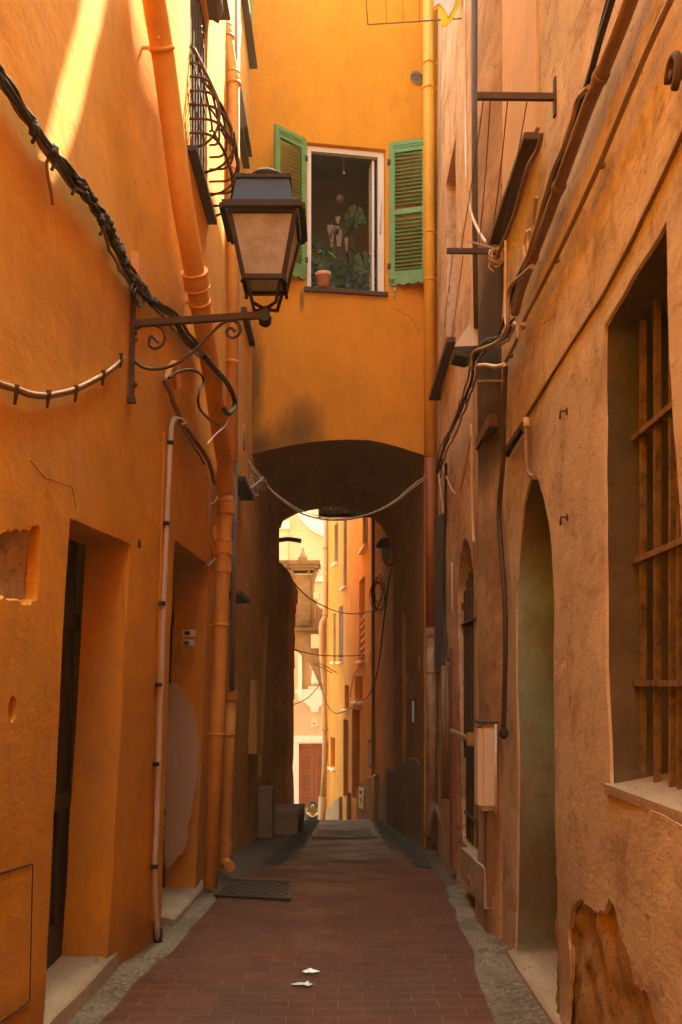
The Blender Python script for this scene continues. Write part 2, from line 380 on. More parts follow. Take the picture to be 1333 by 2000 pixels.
def pip(x, y, poly):
    r = False; n = len(poly); j = n - 1
    for i in range(n):
        if (poly[i][1] > y) != (poly[j][1] > y) and x < (poly[j][0] - poly[i][0]) * (y - poly[i][1]) / (poly[j][1] - poly[i][1]) + poly[i][0]: r = not r
        j = i
    return r
def dens(poly, step):
    out = []
    n = len(poly)
    for i in range(n):
        a, b = Vector(poly[i]), Vector(poly[(i + 1) % n]); k = max(1, int((b - a).length / step))
        for q in range(k): out.append(a + (b - a) * q / k)
    return out
def sheet(mp, outline, holes, step=.2, jit=.006):
    """mp(u, v, depth) -> point; holes: (polygon, reveal depth); returns an MB with the pierced surface and its reveals"""
    m = MB(); V = []; E = []
    loops = [dens(outline, step)]
    hp = []
    for hh in holes:
        poly, d = hh[0], hh[1]; jj = hh[2] if len(hh) > 2 else jit
        q = dens(poly, .07 if jj < .02 else .025)
        q = [p + Vector((noise.noise((p.x * 7, p.y * 7, 1)), noise.noise((p.x * 7, p.y * 7, 5)))) * jj + (Vector((noise.noise((p.x * 31, p.y * 31, 1)), noise.noise((p.x * 31, p.y * 31, 5)))) * jj if jj > .02 else Vector((0, 0))) for p in q]
        loops.append(q); hp.append(q)
    for lp in loops:
        o = len(V); V += [Vector((p.x, p.y)) for p in lp]; E += [(o + i, o + (i + 1) % len(lp)) for i in range(len(lp))]
    us = [p[0] for p in outline]; vs_ = [p[1] for p in outline]
    u = min(us) + step / 2
    while u < max(us):
        v = min(vs_) + step / 2
        while v < max(vs_):
            if pip(u, v, outline): V.append(Vector((u, v)))
            v += step
        u += step
    co, ed, fa, *_ = delaunay_2d_cdt(V, E, [], 0, 1e-5)
    vv = [m.b.verts.new(mp(c.x, c.y, 0)) for c in co]
    for f in fa:
        cx = sum(co[i].x for i in f) / len(f); cy = sum(co[i].y for i in f) / len(f)
        if not pip(cx, cy, outline) or any(pip(cx, cy, h) for h in hp): continue
        try:
            ff = m.b.faces.new([vv[i] for i in f]); ff.smooth = True
        except ValueError: pass
    for h, d, mi in zip(hp, [q_[1] for q_ in holes], [(q_[3] if len(q_) > 3 else 0) for q_ in holes]):
        c = sum(h, Vector((0, 0))) / len(h); rings = []
        for dd, sh in ((0, 0), (.004, .003), (.012, .007), (d * .5, .008), (d, .009)):
            ring = []
            for p in h:
                q = p + (c - p).normalized() * sh; ring.append(m.b.verts.new(mp(q.x, q.y, dd)))
            rings.append(ring)
        for A, B in zip(rings, rings[1:]):
            for k in range(len(h)):
                ff = m.b.faces.new((A[k], A[(k + 1) % len(h)], B[(k + 1) % len(h)], B[k])); ff.smooth = True; ff.material_index = mi if rings.index(A) >= 2 else 0
    return m
def yz(pts): return [(p.y, p.z) for p in pts]

# ================================================================== GROUND
def strip(name, rows, mat, dz=0, label=None, wob=0):
    """rows: (y, xa, xb): a sheet that follows the slope of the lane"""
    m = MB(); pr = None
    y = rows[0][0]; ys = []
    while y < rows[-1][0]: ys.append(y); y += .12
    ys.append(rows[-1][0]); n = 12
    A = [(r[0], r[1]) for r in rows]; B = [(r[0], r[2]) for r in rows]
    for y in ys:
        a, b = lerp(A, y), lerp(B, y)
        a += wob * noise.noise((y * 3, a, 2)); b += wob * noise.noise((y * 3, b, 7))
        row = []
        for k in range(n + 1):
            x = a + (b - a) * k / n
            row.append(m.b.verts.new((x, y, gz(y) + dz + .006 * noise.noise((x * 2, y * 2, 0)) - .012 * max(0, 1 - abs(x) / .9))))
        if pr:
            for k in range(n):
                f = m.b.faces.new((pr[k], pr[k + 1], row[k + 1], row[k])); f.smooth = True
        pr = row
    o = m.build(name, mat, keep=True, norm=False); o['kind'] = 'structure'; return o
strip('lane_edge', [(-6, -1.7, 1.5), (19.9, -1.7, 1.5)], 'gravel', 0)
strip('lane_concrete', [(8.6, -1.0, .99), (9.0, -1.5, 1.4), (19.85, -1.5, 1.4)], 'concrete', .006, wob=.05)
strip('lane_brick_paving', [(-6, -1.16, .7), (4.6, -1.14, .72), (5.3, -1.09, .75), (6, -1.0, .79), (7.6, -.97, .84), (8.3, -.98, .90), (10.3, -.80, .97), (10.9, -.62, .8), (12, -.55, .74)], 'brick', .012, wob=.03)
strip('lane_faded_brick_paving', [(10.9, -.5, .62), (19.8, -.42, .6)], 'brick_old', .016, wob=.03)
strip('lane_gutter_left', [(10.4, -.85, -.62), (19.8, -.62, -.43)], 'cobble', .020, wob=.05)
strip('lane_gutter_right', [(10.0, .8, .95), (19.8, .62, .74)], 'cobble', .020, wob=.04)
# steps going down beyond the brow, a lower landing and the church forecourt
m = MB(); y, z = 19.9, -1.14
while z > -4.7:
    m.box((-3.2, y, z - 1.0), (2.2, y + 1.1, z - .17 + .17 * 0 - .005), 0); y += .92; z -= .2
m.box((-9, y, z - 1.2), (6, 40.0, z))
o = m.build('stepped_street', 'concrete', keep=True); o['kind'] = 'structure'
m = MB(); m.box((-9, 40.6, -6.5), (6, 60, -3.96))
for k in range(4): m.box((-9, 40.6 - .3 * (k + 1), -6.5), (6, 40.6 - .3 * k, -3.96 - .15 * (k + 1)))
o = m.build('church_forecourt', 'plaza', keep=True); o['kind'] = 'structure'
m = MB(); m.box((-55, -35, -6.6), (55, 112, -6.2)); o = m.build('ground', 'plaza', keep=True); o['kind'] = 'structure'

# drain covers, puddles
gx0, gx1, gy0, gy1 = -.42, .5, 14.4, 16.0
t = thing('drain_grate', 'slotted iron drain grate set across the paving before the brow of the lane', 'grate', (.04, 15.2, gz(15.2)))
m = MB()
for k in range(24):
    x = gx0 + (gx1 - gx0) * (k + .5) / 24; m.bar((x, gy0, gz(gy0) + .03), (x, gy1, gz(gy1) + .03), .02, .02)
m.build('slat', 'cable_grey', t)
m = MB()
for a, b in (((gx0, gy0), (gx1, gy0)), ((gx0, gy1), (gx1, gy1)), ((gx0, gy0), (gx0, gy1)), ((gx1, gy0), (gx1, gy1))):
    m.bar((a[0], a[1], gz(a[1]) + .032), (b[0], b[1], gz(b[1]) + .032), .035, .025)
m.build('rim', 'cable_grey', t)
m = MB(); m.quad(*[(x, y, gz(y) + .021) for x, y in ((gx0, gy0), (gx1, gy0), (gx1, gy1), (gx0, gy1))]); m.build('pit', 'dark_void', t)
t = thing('manhole_cover', 'dark rectangular chequered steel cover beside the foot of the left drainpipes', 'manhole cover', (-.7, 8.3, gz(8.3)))
q = [P(422, 1748, 1), P(572, 1756, 1), P(574, 1722, 1), P(448, 1719, 1)]
def gp(px, py, dz=.02):
    y = 3.0
    dx, d = ray(px, py)
    for _ in range(60): y = (1.6 - gz(y) - dz) / (-d)
    return Vector((dx * y, y, gz(y) + dz))
c4 = [gp(422, 1750), gp(566, 1757), gp(573, 1724), gp(446, 1719)]
m = MB(); m.prism([p - Vector((0, 0, .03)) for p in c4], (0, 0, .034)); m.build('plate', 'tread', t)
m = MB()
for k in range(4): m.bar(c4[k] + Vector((0, 0, .006)), c4[(k + 1) % 4] + Vector((0, 0, .006)), .03, .012)
m.build('rim', 'tread', t)
m = MB()
for i in range(1, 12):
    for j in range(1, 9):
        a = c4[0].lerp(c4[1], i / 12).lerp(c4[3].lerp(c4[2], i / 12), j / 9) + Vector((0, 0, .006)); s_ = 1 if (i + j) % 2 else -1
        m.bar(a - Vector((.022, .022 * s_, 0)), a + Vector((.022, .022 * s_, 0)), .008, .005)
m.build('tread_pattern', 'tread', t)
for i, (pts, lb) in enumerate((
    ([(566, 1922), (584, 1918), (595, 1919), (603, 1915), (603, 1919), (612, 1922), (602, 1926), (592, 1923), (578, 1924)], 'lower thin bright puddle shining on the red bricks'),
    ([(590, 1897), (600, 1893), (607, 1890), (612, 1893), (627, 1897), (612, 1900), (604, 1899), (598, 1900)], 'upper small bright puddle shining on the red bricks'))):
    m = MB(); m.poly([gp(x, y, .0145) for x, y in pts]); o = m.build('puddle', 'water'); setp(o, lb, 'puddle', 'puddles on the brick paving')

# ================================================================== LEFT HOUSE (near)
def ML(u, v, d): return Vector((XL(u, v) - d, u, v))
TOPL = 9.0
hl = thing('house', 'near orange house along the left side with two deep doorways and a bellied window grille', 'house', (-1.4, 5, 0))
d1 = [L(137, 1011), L(258, 1061), L(220, 1862), L(96, 1990)]
door1 = [(4.30, .10), (4.30, 2.37), (5.50, 2.42), (5.52, .10)]
door1 = [(L(96, 1700).y, .02), (L(137, 1011).y, L(137, 1011).z), (L(256, 1062).y, L(256, 1062).z), (L(218, 1700).y, .02)]
door2 = [(L(318, 1600).y, -.1), (L(342, 1055).y, L(342, 1055).z), (L(409, 1103).y, L(409, 1103).z), (L(388, 1600).y, -.16)]
stonep = yz([L(-40, 1052), L(20, 1037), L(78, 1032), L(77, 1100), L(74, 1170), L(52, 1182), L(20, 1176), L(-40, 1160)])
c_ = L(25, 1385)
oval = [(c_.y + .045 * math.cos(a), c_.z + .055 * math.sin(a)) for a in [2 * math.pi * k / 14 for k in range(14)]]
WY0, WY1, WZ0, WZ1 = 6.62, 7.55, 5.28, 6.75
winl = [(WY0, WZ0), (WY0, WZ1), (WY1, WZ1), (WY1, WZ0)]
out = [(-5.5, -.3), (9.35, -.6), (9.35, TOPL), (-5.5, TOPL)]
m = sheet(ML, out, [(door1, .25), (door2, .27), (stonep, .05, .022), (oval, .09), (winl, .16)])
m.build('wall', 'plaster_left', hl, norm=False)
m = MB(); m.box((-6, -5.5, -1), (-2.0, 9.35, TOPL)); m.box((-2.0, -5.5, TOPL - .1), (-1.2, 9.35, TOPL + .1)); m.box((-2.0, 9.30, -1), (-1.22, 9.34, TOPL)); m.box((-2.0, -5.5, -1), (-1.4, -5.4, TOPL)); m.build('masonry', 'plaster_sliver', hl)
def recess_back(poly, depth, mat, name, parent, fn, extra=.1):
    y0, y1 = min(p[0] for p in poly) - extra, max(p[0] for p in poly) + extra
    z0, z1 = min(p[1] for p in poly) - extra, max(p[1] for p in poly) + extra
    m = MB(); m.quad(fn(y0, z0, depth), fn(y1, z0, depth), fn(y1, z1, depth), fn(y0, z1, depth)); return m.build(name, mat, parent)
m = MB(); pr = None
for k in range(40):
    y = 2.6 + k * .045
    row = [m.b.verts.new((XL(y, z) - .045 - .03 * abs(noise.noise((y * 9, z * 7, 3))) - .015 * noise.noise((y * 25, z * 22, 3)), y, z)) for z in [1.75 + .04 * q_ for q_ in range(24)]]
    if pr:
        for q_ in range(23): f = m.b.faces.new((pr[q_], pr[q_ + 1], row[q_ + 1], row[q_])); f.smooth = True
    pr = row
m.build('exposed_rubble', 'rubble', hl)
m = MB(); m.box((-1.6, c_.y - .1, c_.z - .1), (ML(c_.y, c_.z, .085).x, c_.y + .1, c_.z + .1)); m.build('hole_back', 'plaster_sliver', hl)
# doors: plank leaf with rails, seen deep in the shade
def door_leaf(poly, depth, parent, label):
    y0, y1 = poly[0][0] - .06, poly[2][0] + .06; z0, z1 = min(poly[0][1], poly[3][1]) - .05, max(poly[1][1], poly[2][1]) + .06
    xb = XL((y0 + y1) / 2, .5) - depth - .05; xt = XL((y0 + y1) / 2, 2.3) - depth - .05
    m = MB()
    def X(z): return xb + (xt - xb) * (z - z0) / (z1 - z0)
    m.prism([(X(z0), y0, z0), (X(z0), y1, z0), (X(z1), y1, z1), (X(z1), y0, z1)], (-.05, 0, 0))
    k = 5
    for i in range(k + 1):
        y = y0 + .08 + (y1 - y0 - .16) * i / k; m.bar((X(z0) + .005, y, z0), (X(z1) + .005, y, z1), .03, .015)
    o = m.build('door', 'door_dark', parent); setp(o, label)
    for z in (z0 + .22, z0 + 1.0, z1 - .5): m = MB(); m.bar((X(z) + .01, y0, z), (X(z) + .01, y1, z), .03, .09 if z > z0 + .5 else .25); m.build('door_rail', 'door_dark', o)
    return o
door_leaf(door1, .24, hl, 'near dark wooden door of the left house')
door_leaf(door2, .26, hl, 'farther dark wooden door of the left house, behind the long conduit')
# door steps
def worn_box(pts_top, zb, name, parent, mat='step_stone', drop=.0):
    m = MB(); n = 8
    a, b, c, d = [Vector(p) for p in pts_top]; vs2 = []
    for i in range(n + 1):
        row = []
        for j in range(n + 1):
            p = a.lerp(b, i / n).lerp(d.lerp(c, i / n), j / n)
            edge = 1 if j == n else 0
            p.z += .012 * noise.noise((p.x * 5, p.y * 5, 2)) - .02 * edge - .012 * (math.sin(i / n * math.pi)) * (j / n)
            row.append(m.b.verts.new(p))
        vs2.append(row)
    for i in range(n):
        for j in range(n):
            f = m.b.faces.new((vs2[i][j], vs2[i + 1][j], vs2[i + 1][j + 1], vs2[i][j + 1])); f.smooth = True
    rim = [vs2[i][n] for i in range(n + 1)]
    e0 = [vs2[0][j] for j in range(n + 1)]; e1 = [vs2[n][j] for j in range(n + 1)]
    for line in (rim, e0, e1):
        low = [m.b.verts.new((v.co.x + .01 * noise.noise(v.co * 6), v.co.y, zb)) for v in line]
        for i in range(len(line) - 1): m.b.faces.new((line[i], line[i + 1], low[i + 1], low[i]))
    return m.build(name, mat, parent)
xf = XL(5, 0) 
worn_box([(-1.75, 3.9, .13), (-1.75, 5.52, .12), (-1.262, 5.50, .11), (-1.325, 3.9, .12)], -.1, 'doorstep', hl)
worn_box([(-1.7, 6.6, .04), (-1.7, 8.62, -.04), (-1.135, 8.58, -.06), (-1.13, 6.6, .03)], -.3, 'doorstep', hl)
m = MB(); m.prism([(-1.4, 3.6, -.1), (-1.32, 3.6, -.1), (-1.32, 4.15, -.1), (-1.4, 4.15, -.1)], (0, 0, .2)); m.build('wall_foot', 'plaster_left', hl)
# pink bare plaster on the far cheek of the second doorway
yy = door2[2][0]; yc = L(388, 1600).y
def cheek(px, py): 
    dx, dz = ray(px, py); y = L(388, 1500).y - .03; return P(px, py, y)
pk = dens([Vector(q_) for q_ in ((343, 1335), (352, 1345), (362, 1362), (375, 1376), (382, 1400), (384, 1440), (388, 1452), (385, 1520), (378, 1580), (370, 1590), (365, 1640), (358, 1668), (336, 1688), (322, 1700), (320, 1335))], 5)
m = MB(); m.prism([cheek(p.x + 6 * noise.noise((p.x * .05, p.y * .05, 1)) + 4 * noise.noise((p.x * .3, p.y * .3, 1)), p.y + 3 * noise.noise((p.x * .2, p.y * .2, 8))) for p in pk], (0, .02, 0)); m.build('plaster_patch', 'pink_render', hl)
# flat access panel low down, near the camera
pp = [L(-60, 1725, .004), L(64, 1687, .004), L(58, 1955, .004), L(-60, 2040, .004)]
m = MB(); m.prism(pp, (-.02, 0, 0)); m.build('access_panel', 'plaster_left', hl)
m = MB()
for a, b in ((0, 1), (1, 2), (2, 3)): m.bar(pp[a], pp[b], .006, .006)
m.build('panel_joint', 'dark_slate', hl)
# raised strip of render left of the conduit
m = MB(); A = [L(318, 845, .003), L(338, 838, .003), L(312, 1790, .003), L(296, 1800, .003)]
m.prism([A[0], A[1], A[2], A[3]], (.012, 0, 0)); m.build('render_strip', 'plaster_left', hl)
# patch at wall foot
# window: frame, shutter, bars
xw = XL(7, 6) 
m = MB(); m.box((xw - .22, WY0 - .05, WZ0 - .05), (xw - .15, WY1 + .05, WZ1 + .05)); wf = m.build('window', 'wood_brown', hl)
m = MB()
for k in range(7):
    y = WY0 + .06 + (WY1 - WY0 - .12) * k / 6; m.bar((xw - .03, y, WZ0), (xw - .03, y, WZ1 + .3), .02, .02)
for z in (WZ0 + .75, WZ0 + 1.4): m.bar((xw - .03, WY0, z), (xw - .03, WY1, z), .03, .012)
m.build('window_bars', 'rusty', wf)
def basket(name, y0, y1, z0, z1, out, xwall, parent):
    m = MB(); n = 10
    def prof(t): # t 0 bottom .. 1 top: belly
        return out * (.25 + .75 * math.sin(math.pi * min(1, (1 - t) * 1.25 + .0) ** .9) ** .8 if t > .2 else .25 + .75 * math.sin(math.pi * .5 * t / .2)) if False else out * (math.sin(math.pi * (t ** .62)) * .85 + .15)
    for k in range(n):
        a = k / (n - 1); y = y0 + (y1 - y0) * a
        pts = [(xwall + prof(t / 24) * (1 - .25 * abs(2 * a - 1) ** 3), y + .0, z0 + (z1 - z0) * t / 24) for t in range(25)]
        if k % 3 == 0: m.tube(pts, .010, 6)
    for t in (0, .14, .28, .42, .56, .7, .84, 1):
        z = z0 + (z1 - z0) * t; o = prof(t); pts = []
        for k in range(21):
            a = math.pi * k / 20; pts.append((xwall + o * math.sin(a) ** .45, (y0 + y1) / 2 - (y1 - y0) / 2 * math.cos(a) * 1.04, z))
        m.tube(pts, .010, 6)
    for yc, zc, s_ in ((y0 + .25, z0 + .18, 1), (y1 - .2, z0 + .16, -1), (y1 - .22, z0 + .52, -1), (y0 + .3, z0 + .95, 1)):
        pts = []
        for k in range(34):
            a = k * .36; r = .085 * (1 - k / 38); tt = min(1, max(0, (zc + r * math.sin(a) - z0) / (z1 - z0)))
            pts.append((xwall + prof(tt) + .004, yc + s_ * r * math.cos(a), zc + r * math.sin(a)))
        m.tube(pts, .006, 5)
    return m.build(name, 'rusty', parent)
basket('grille', WY0 + .0, WY1 + .04, WZ0 - .02, WZ0 + .66, .27, xw, hl)
m = MB(); m.box((xw - .12, WY0 - .10, WZ0 - .09), (xw + .065, WY1 + .02, WZ0 - .055)); m.build('window_sill', 'dark_slate', hl)
m = MB(); m.box((xw - .1, WY0 + .4, WZ1 + .1), (xw + .16, WY1 + .12, WZ1 + .17)); m.tube([(xw + .1, WY1 - .2, WZ1 + .12), (xw + .12, WY1 - .22, WZ1 - .05), (xw + .08, WY1 - .18, WZ1 - .12)], .025, 8); m.build('lintel_box', 'rusty', hl)

hb = thing('house', 'unseen orange house block added behind the viewer to cut sky light', 'house', (0, -5.6, 0))  # added out of view, shuts off sky light from behind the camera
m = MB(); m.box((-6, -9, -.5), (6, -5.6, 8.0)); m.build('wall', 'plaster_left', hb)
# ================================================================== LEFT HOUSE BEYOND THE PIPES
hs = thing('house', 'narrow strip of worn ochre house left of the passage, with dark slate sills', 'house', (-1.5, 11, gz(11)))
win_t = [(15.3, .3), (15.3, 2.6), (16.2, 2.6), (16.2, .3)]
win_t = [(14.6, gz(15) + .9), (14.6, 2.75), (15.5, 2.75), (15.5, gz(15) + .9)]
m = sheet(lambda u, v, d: Vector((XL(u, v) - .02 - d, u, v)), [(9.2, -1.4), (17.8, -2), (17.8, 10.9), (9.2, 10.9)], [(win_t, .25)], .3)
m.build('wall', 'plaster_sliver', hs, norm=False)
m = MB(); m.box((-6, 9.36, -3), (-1.7, 17.8, 10.8)); m.box((-1.7, 9.4, 10.7), (-1.15, 17.8, 10.9)); m.box((-1.7, 17.6, -2.5), (-1.28, 17.79, 10.8)); m.build('masonry', 'plaster_sliver', hs)
m = MB(); m.box((-1.55, 14.5, -.2), (-1.42, 15.6, 2.9)); m.build('shutter', 'wood_brown', hs)
for (y0, y1, z, w_, lb) in ((10.6, 11.9, 9.15, .075, 1), (10.2, 11.0, 7.45, .06, 1), (10.7, 11.8, 5.72, .065, 1), (9.6, 10.6, 3.62, .14, 0), (9.7, 10.6, 2.50, .13, 0)):
    m = MB(); x = XL(y0, z) - .02; m.box((x - .1, y0, z), (x + w_, y1, z + .05)); m.build('window_sill', 'dark_slate', hs)
m = MB(); x = XL(11.2, 9) - .02
m.box((x, 10.7, 9.25), (x + .035, 11.8, 10.9)); m.build('shutter', 'green', hs)
m = MB(); x = XL(10.2, 7) - .02
m.prism([(x, 10.25, 7.5), (x + .10, 10.25, 7.5), (x + .03, 10.25, 7.95), (x, 10.25, 7.95)], (0, .6, 0)); m.build('window_hood', 'dark_slate', hs)

# meter box low on this wall
m = MB(); b0 = L(493, 1328, 0); m.box((b0.x - .05, b0.y, b0.z - .98), (b0.x + .06, b0.y + .75, b0.z), bev=.008)
o = m.build('meter_box', 'plaster_sliver'); setp(o, 'tall ochre painted meter box on the left wall just inside the passage', 'meter box')

# ================================================================== THE FRONT OVER THE PASSAGE
hf = thing('house', 'yellow-orange house built across the lane with green shutters above a vaulted passage', 'house', (0, 12.5, gz(12.5)))
ztop = 11.4
arch = [FR(x, y) for x, y in ((486, 889), (520, 880), (560, 871), (600, 864), (640, 860), (680, 858), (720, 859), (750, 865), (780, 873), (810, 883), (835, 891), (855, 898))]
poly = [(-.6, ztop), (-.6, arch[0].z - .1), (fs(arch[0]), arch[0].z)] + [(fs(p), p.z) for p in arch[1:]] + [(2.9, arch[-1].z - .15), (2.9, ztop)]
wa, wb, wc, wd = FR(601, 279), FR(755, 292), FR(752, 569), FR(590, 564)
sW0, sW1, zW0, zW1 = fs(FR(600, 400)), fs(FR(754, 400)), 6.665, 8.52
hole = [(sW0, zW0), (sW0, zW1), (sW1, zW1), (sW1, zW0)]
def MF(u, v, d):
    n = .008 * noise.noise((u * .9, v * .9, 31)); return FS(u, v, -d + n)
m = sheet(MF, poly, [(hole, .14)], .22, .003)
m.build('wall', 'plaster_front', hf, norm=False)
# vault: lofted from the near arch to the far arch
YF = 17.8
far = [P(x, y, YF) for x, y in ((500, 1090), (546, 1030), (552, 1013), (580, 998), (610, 991), (640, 988), (670, 989), (700, 994), (725, 1004), (745, 1022), (760, 1050), (768, 1090))]
m = MB(); rows = []
for k in range(13):
    t_ = k / 12
    rows.append([m.b.verts.new((a + Vector((0, 0, 0))).lerp(b, t_) + Vector((0, 0, .35 * math.sin(math.pi * t_) * (1 if 0 < i < 11 else 0)))) for i, (a, b) in enumerate(zip(arch, far))])
for A, B in zip(rows, rows[1:]):
    for i in range(11):
        f = m.b.faces.new((A[i], A[i + 1], B[i + 1], B[i])); f.smooth = True
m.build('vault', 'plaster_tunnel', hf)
# passage right wall, down from the vault spring
def MT(u, v, d): return Vector((lerp([(12.6, 1.24), (17.8, .955)], u) + d + .02 * noise.noise((u, v, 41)), u, v))
hwt = [(15.6, .15), (15.6, 2.9), (16.4, 2.9), (16.4, .15)]
m = sheet(MT, [(12.62, -1.5), (17.8, -2), (17.8, 4.25), (15, 4.7), (12.62, 4.75)], [(hwt, .15)], .3)
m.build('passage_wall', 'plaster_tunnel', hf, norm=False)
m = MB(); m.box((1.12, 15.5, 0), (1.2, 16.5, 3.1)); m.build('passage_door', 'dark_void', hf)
# far face of the passage with its round-shouldered opening
m = MB(); fp = [(p.x, YF, p.z) for p in far[1:]]
m.prism([(.955, YF, far[-1].z)] + [(3, YF, 3.5), (3, YF, 11.3), (-3, YF, 11.3), (-3, YF, 4.6), (far[1].x, YF, 4.6)] + fp[:-1] + [fp[-1]], (0, .25, 0)); m.build('rear_wall', 'plaster_tunnel', hf)
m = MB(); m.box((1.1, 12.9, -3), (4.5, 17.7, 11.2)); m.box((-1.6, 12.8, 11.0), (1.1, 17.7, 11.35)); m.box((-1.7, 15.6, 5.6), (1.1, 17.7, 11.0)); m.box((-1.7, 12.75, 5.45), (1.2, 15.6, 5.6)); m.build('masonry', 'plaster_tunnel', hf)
m = MB(); m.box((1.30, 12.76, 11.2), (1.6, 15.0, 13.1)); m.build('sun_blocker', 'plaster_tunnel', hf)  # unseen block added above the roof to keep sun off the left wall
# room behind the window
m = MB()
ra, rb = FS(-.1, 0, -.15), FS(2.3, 0, -.15); bk = Vector((.1, 2.0, 0))
for (p, q) in ((ra, ra + bk), (ra + bk, rb + bk), (rb + bk, rb)):
    m.quad((p.x, p.y, 6.2), (q.x, q.y, 6.2), (q.x, q.y, 9.2), (p.x, p.y, 9.2))
m.quad(*[(v.x, v.y, 6.2) for v in (ra, rb, rb + bk, ra + bk)]); m.quad(*[(v.x, v.y, 9.2) for v in (ra, rb, rb + bk, ra + bk)])
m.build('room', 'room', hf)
# window frame
m = MB(); fo = -.085; w_ = .05
def fbar(mb, s0, s1, z0, z1, o0, o1):
    A = [FS(s0, z0, o0), FS(s1, z0, o0), FS(s1, z1, o0), FS(s0, z1, o0)]; mb.prism(A, FN * (o1 - o0))
fbar(m, sW0 + .012, sW0 + .012 + w_, zW0, zW1 - .012, -.13, -.06); fbar(m, sW1 - .09, sW1 - .012, zW0, zW1 - .012, -.13, -.06)
fbar(m, sW0 + .062, sW1 - .09, zW1 - .075, zW1 - .012, -.13, -.06)
wfr = m.build('window', 'white_frame', hf)
m = MB(); fbar(m, sW1 - .155, sW1 - .125, zW0 + .02, zW1 - .09, -.35, -.13); m.build('casement', 'white_frame', wfr)
m = MB(); a = FS(sW1 - .05, 7.85, -.035); b = FS(sW1 - .065, 7.45, -.035)
m.tube([a + FN * -.02, a, b, b + FN * -.02], .006, 6); m.build('espagnolette_rod', 'chrome', wfr)
m = MB(); fbar(m, sW0 - .04, sW1 + .02, zW0 - .05, zW0 - .005, -.14, .06); m.build('window_sill', 'sill_brown', hf)

# louvred shutters, swung open
def louvre(hinge, d, width, z0, z1, label, flip):
    """hinge: point, d: unit vector from hinge outwards"""
    d = Vector(d).normalized(); n = Vector((d.y, -d.x, 0)); n = n if n.y < 0 else -n; T = .02
    def pr(mb, a, b, za, zb, t0=-T, t1=T):
        A = [hinge + d * a + n * t0, hinge + d * b + n * t0]
        mb.prism([(A[0].x, A[0].y, za), (A[1].x, A[1].y, za), (A[1].x, A[1].y, zb), (A[0].x, A[0].y, zb)], n * (t1 - t0))
    m = MB(); sw = .075
    pr(m, 0, sw, z0 + .02, z1); pr(m, width - sw, width, z0 + .02, z1)
    pr(m, sw, width - sw, z1 - .14, z1); pr(m, sw, width - sw, z0 + (z1 - z0) * .49, z0 + (z1 - z0) * .49 + .07); pr(m, sw, width - sw, z0 + .08, z0 + .17)
    pr(m, sw - .02, width - sw + .02, z1 - .055, z1 - .045, T, T + .008); pr(m, sw - .02, width - sw + .02, z1 - .085, z1 - .075, T, T + .008)
    # scalloped foot
    k = 28; pts = []
    for i in range(k + 1):
        s_ = width * i / k; q = hinge + d * s_ + n * -T; pts.append((q.x, q.y, z0 + .012 * math.cos(i / k * 8 * math.pi)))
    e0, e1 = hinge + d * width + n * -T, hinge + n * -T
    m.prism(pts + [(e0.x, e0.y, z0 + .08), (e1.x, e1.y, z0 + .08)], n * 2 * T)
    o = m.build('shutter', 'green', hf); setp(o, label)
    m = MB(); zz = z0 + .19
    while zz < z1 - .17:
        if not (z0 + (z1 - z0) * .49 - .03 < zz < z0 + (z1 - z0) * .49 + .08):
            a, b = hinge + d * sw, hinge + d * (width - sw)
            m.quad((a + n * (-T * .8) + Vector((0, 0, zz + .034))), (b + n * (-T * .8) + Vector((0, 0, zz + .034))), (b + n * (T * .9) + Vector((0, 0, zz))), (a + n * (T * .9) + Vector((0, 0, zz))))
            m.quad((a + n * (-T * .8) + Vector((0, 0, zz + .040))), (b + n * (-T * .8) + Vector((0, 0, zz + .040))), (b + n * (T * .9) + Vector((0, 0, zz + .006))), (a + n * (T * .9) + Vector((0, 0, zz + .006))))
            m.quad((a + n * (T * .9) + Vector((0, 0, zz))), (b + n * (T * .9) + Vector((0, 0, zz))), (b + n * (T * .9) + Vector((0, 0, zz + .006))), (a + n * (T * .9) + Vector((0, 0, zz + .006))))
        zz += .049
    m.build('slats', 'green_slat', o)
    for z in (z0 + .25, z1 - .25): p = hinge + n * T; m = MB(); m.box((p.x - .02, p.y - .015, z - .03), (p.x + .02, p.y + .01, z + .03)); m.build('hinge', 'dark_slate', o)
    p = hinge + d * (width - .035) + n * (T + .008); m = MB(); zz = z0 + (z1 - z0) * .41
    m.box((p.x - .012, p.y - .008, zz - .06), (p.x + .012, p.y + .008, zz + .05), bev=.003); m.build('latch', 'brass', o)
    return o
h1 = FR(597, 420); h1.z = 0; o1 = P(537, 300, 12.03); o1.z = 0
louvre(h1, (o1 - h1), (o1 - h1).length, 6.76, 8.55, 'left green shutter, partly hidden behind the lantern', 0)
h2 = FR(761, 420); h2.z = 0; o2 = P(837, 300, 12.42); o2.z = 0
louvre(h2, (o2 - h2), (o2 - h2).length, 6.76, 8.60, 'right green shutter, fully in view beside the drainpipe', 1)
m = MB(); p = FR(771, 568, .03); m.box((p.x - .012, p.y - .02, p.z - .01), (p.x + .012, p.y + .02, p.z + .04)); m.tube([p, p - Vector((0, 0, .05)), p - Vector((.01, 0, .09))], .008, 6); m.build('shutter_stay', 'cable_cream', hf)
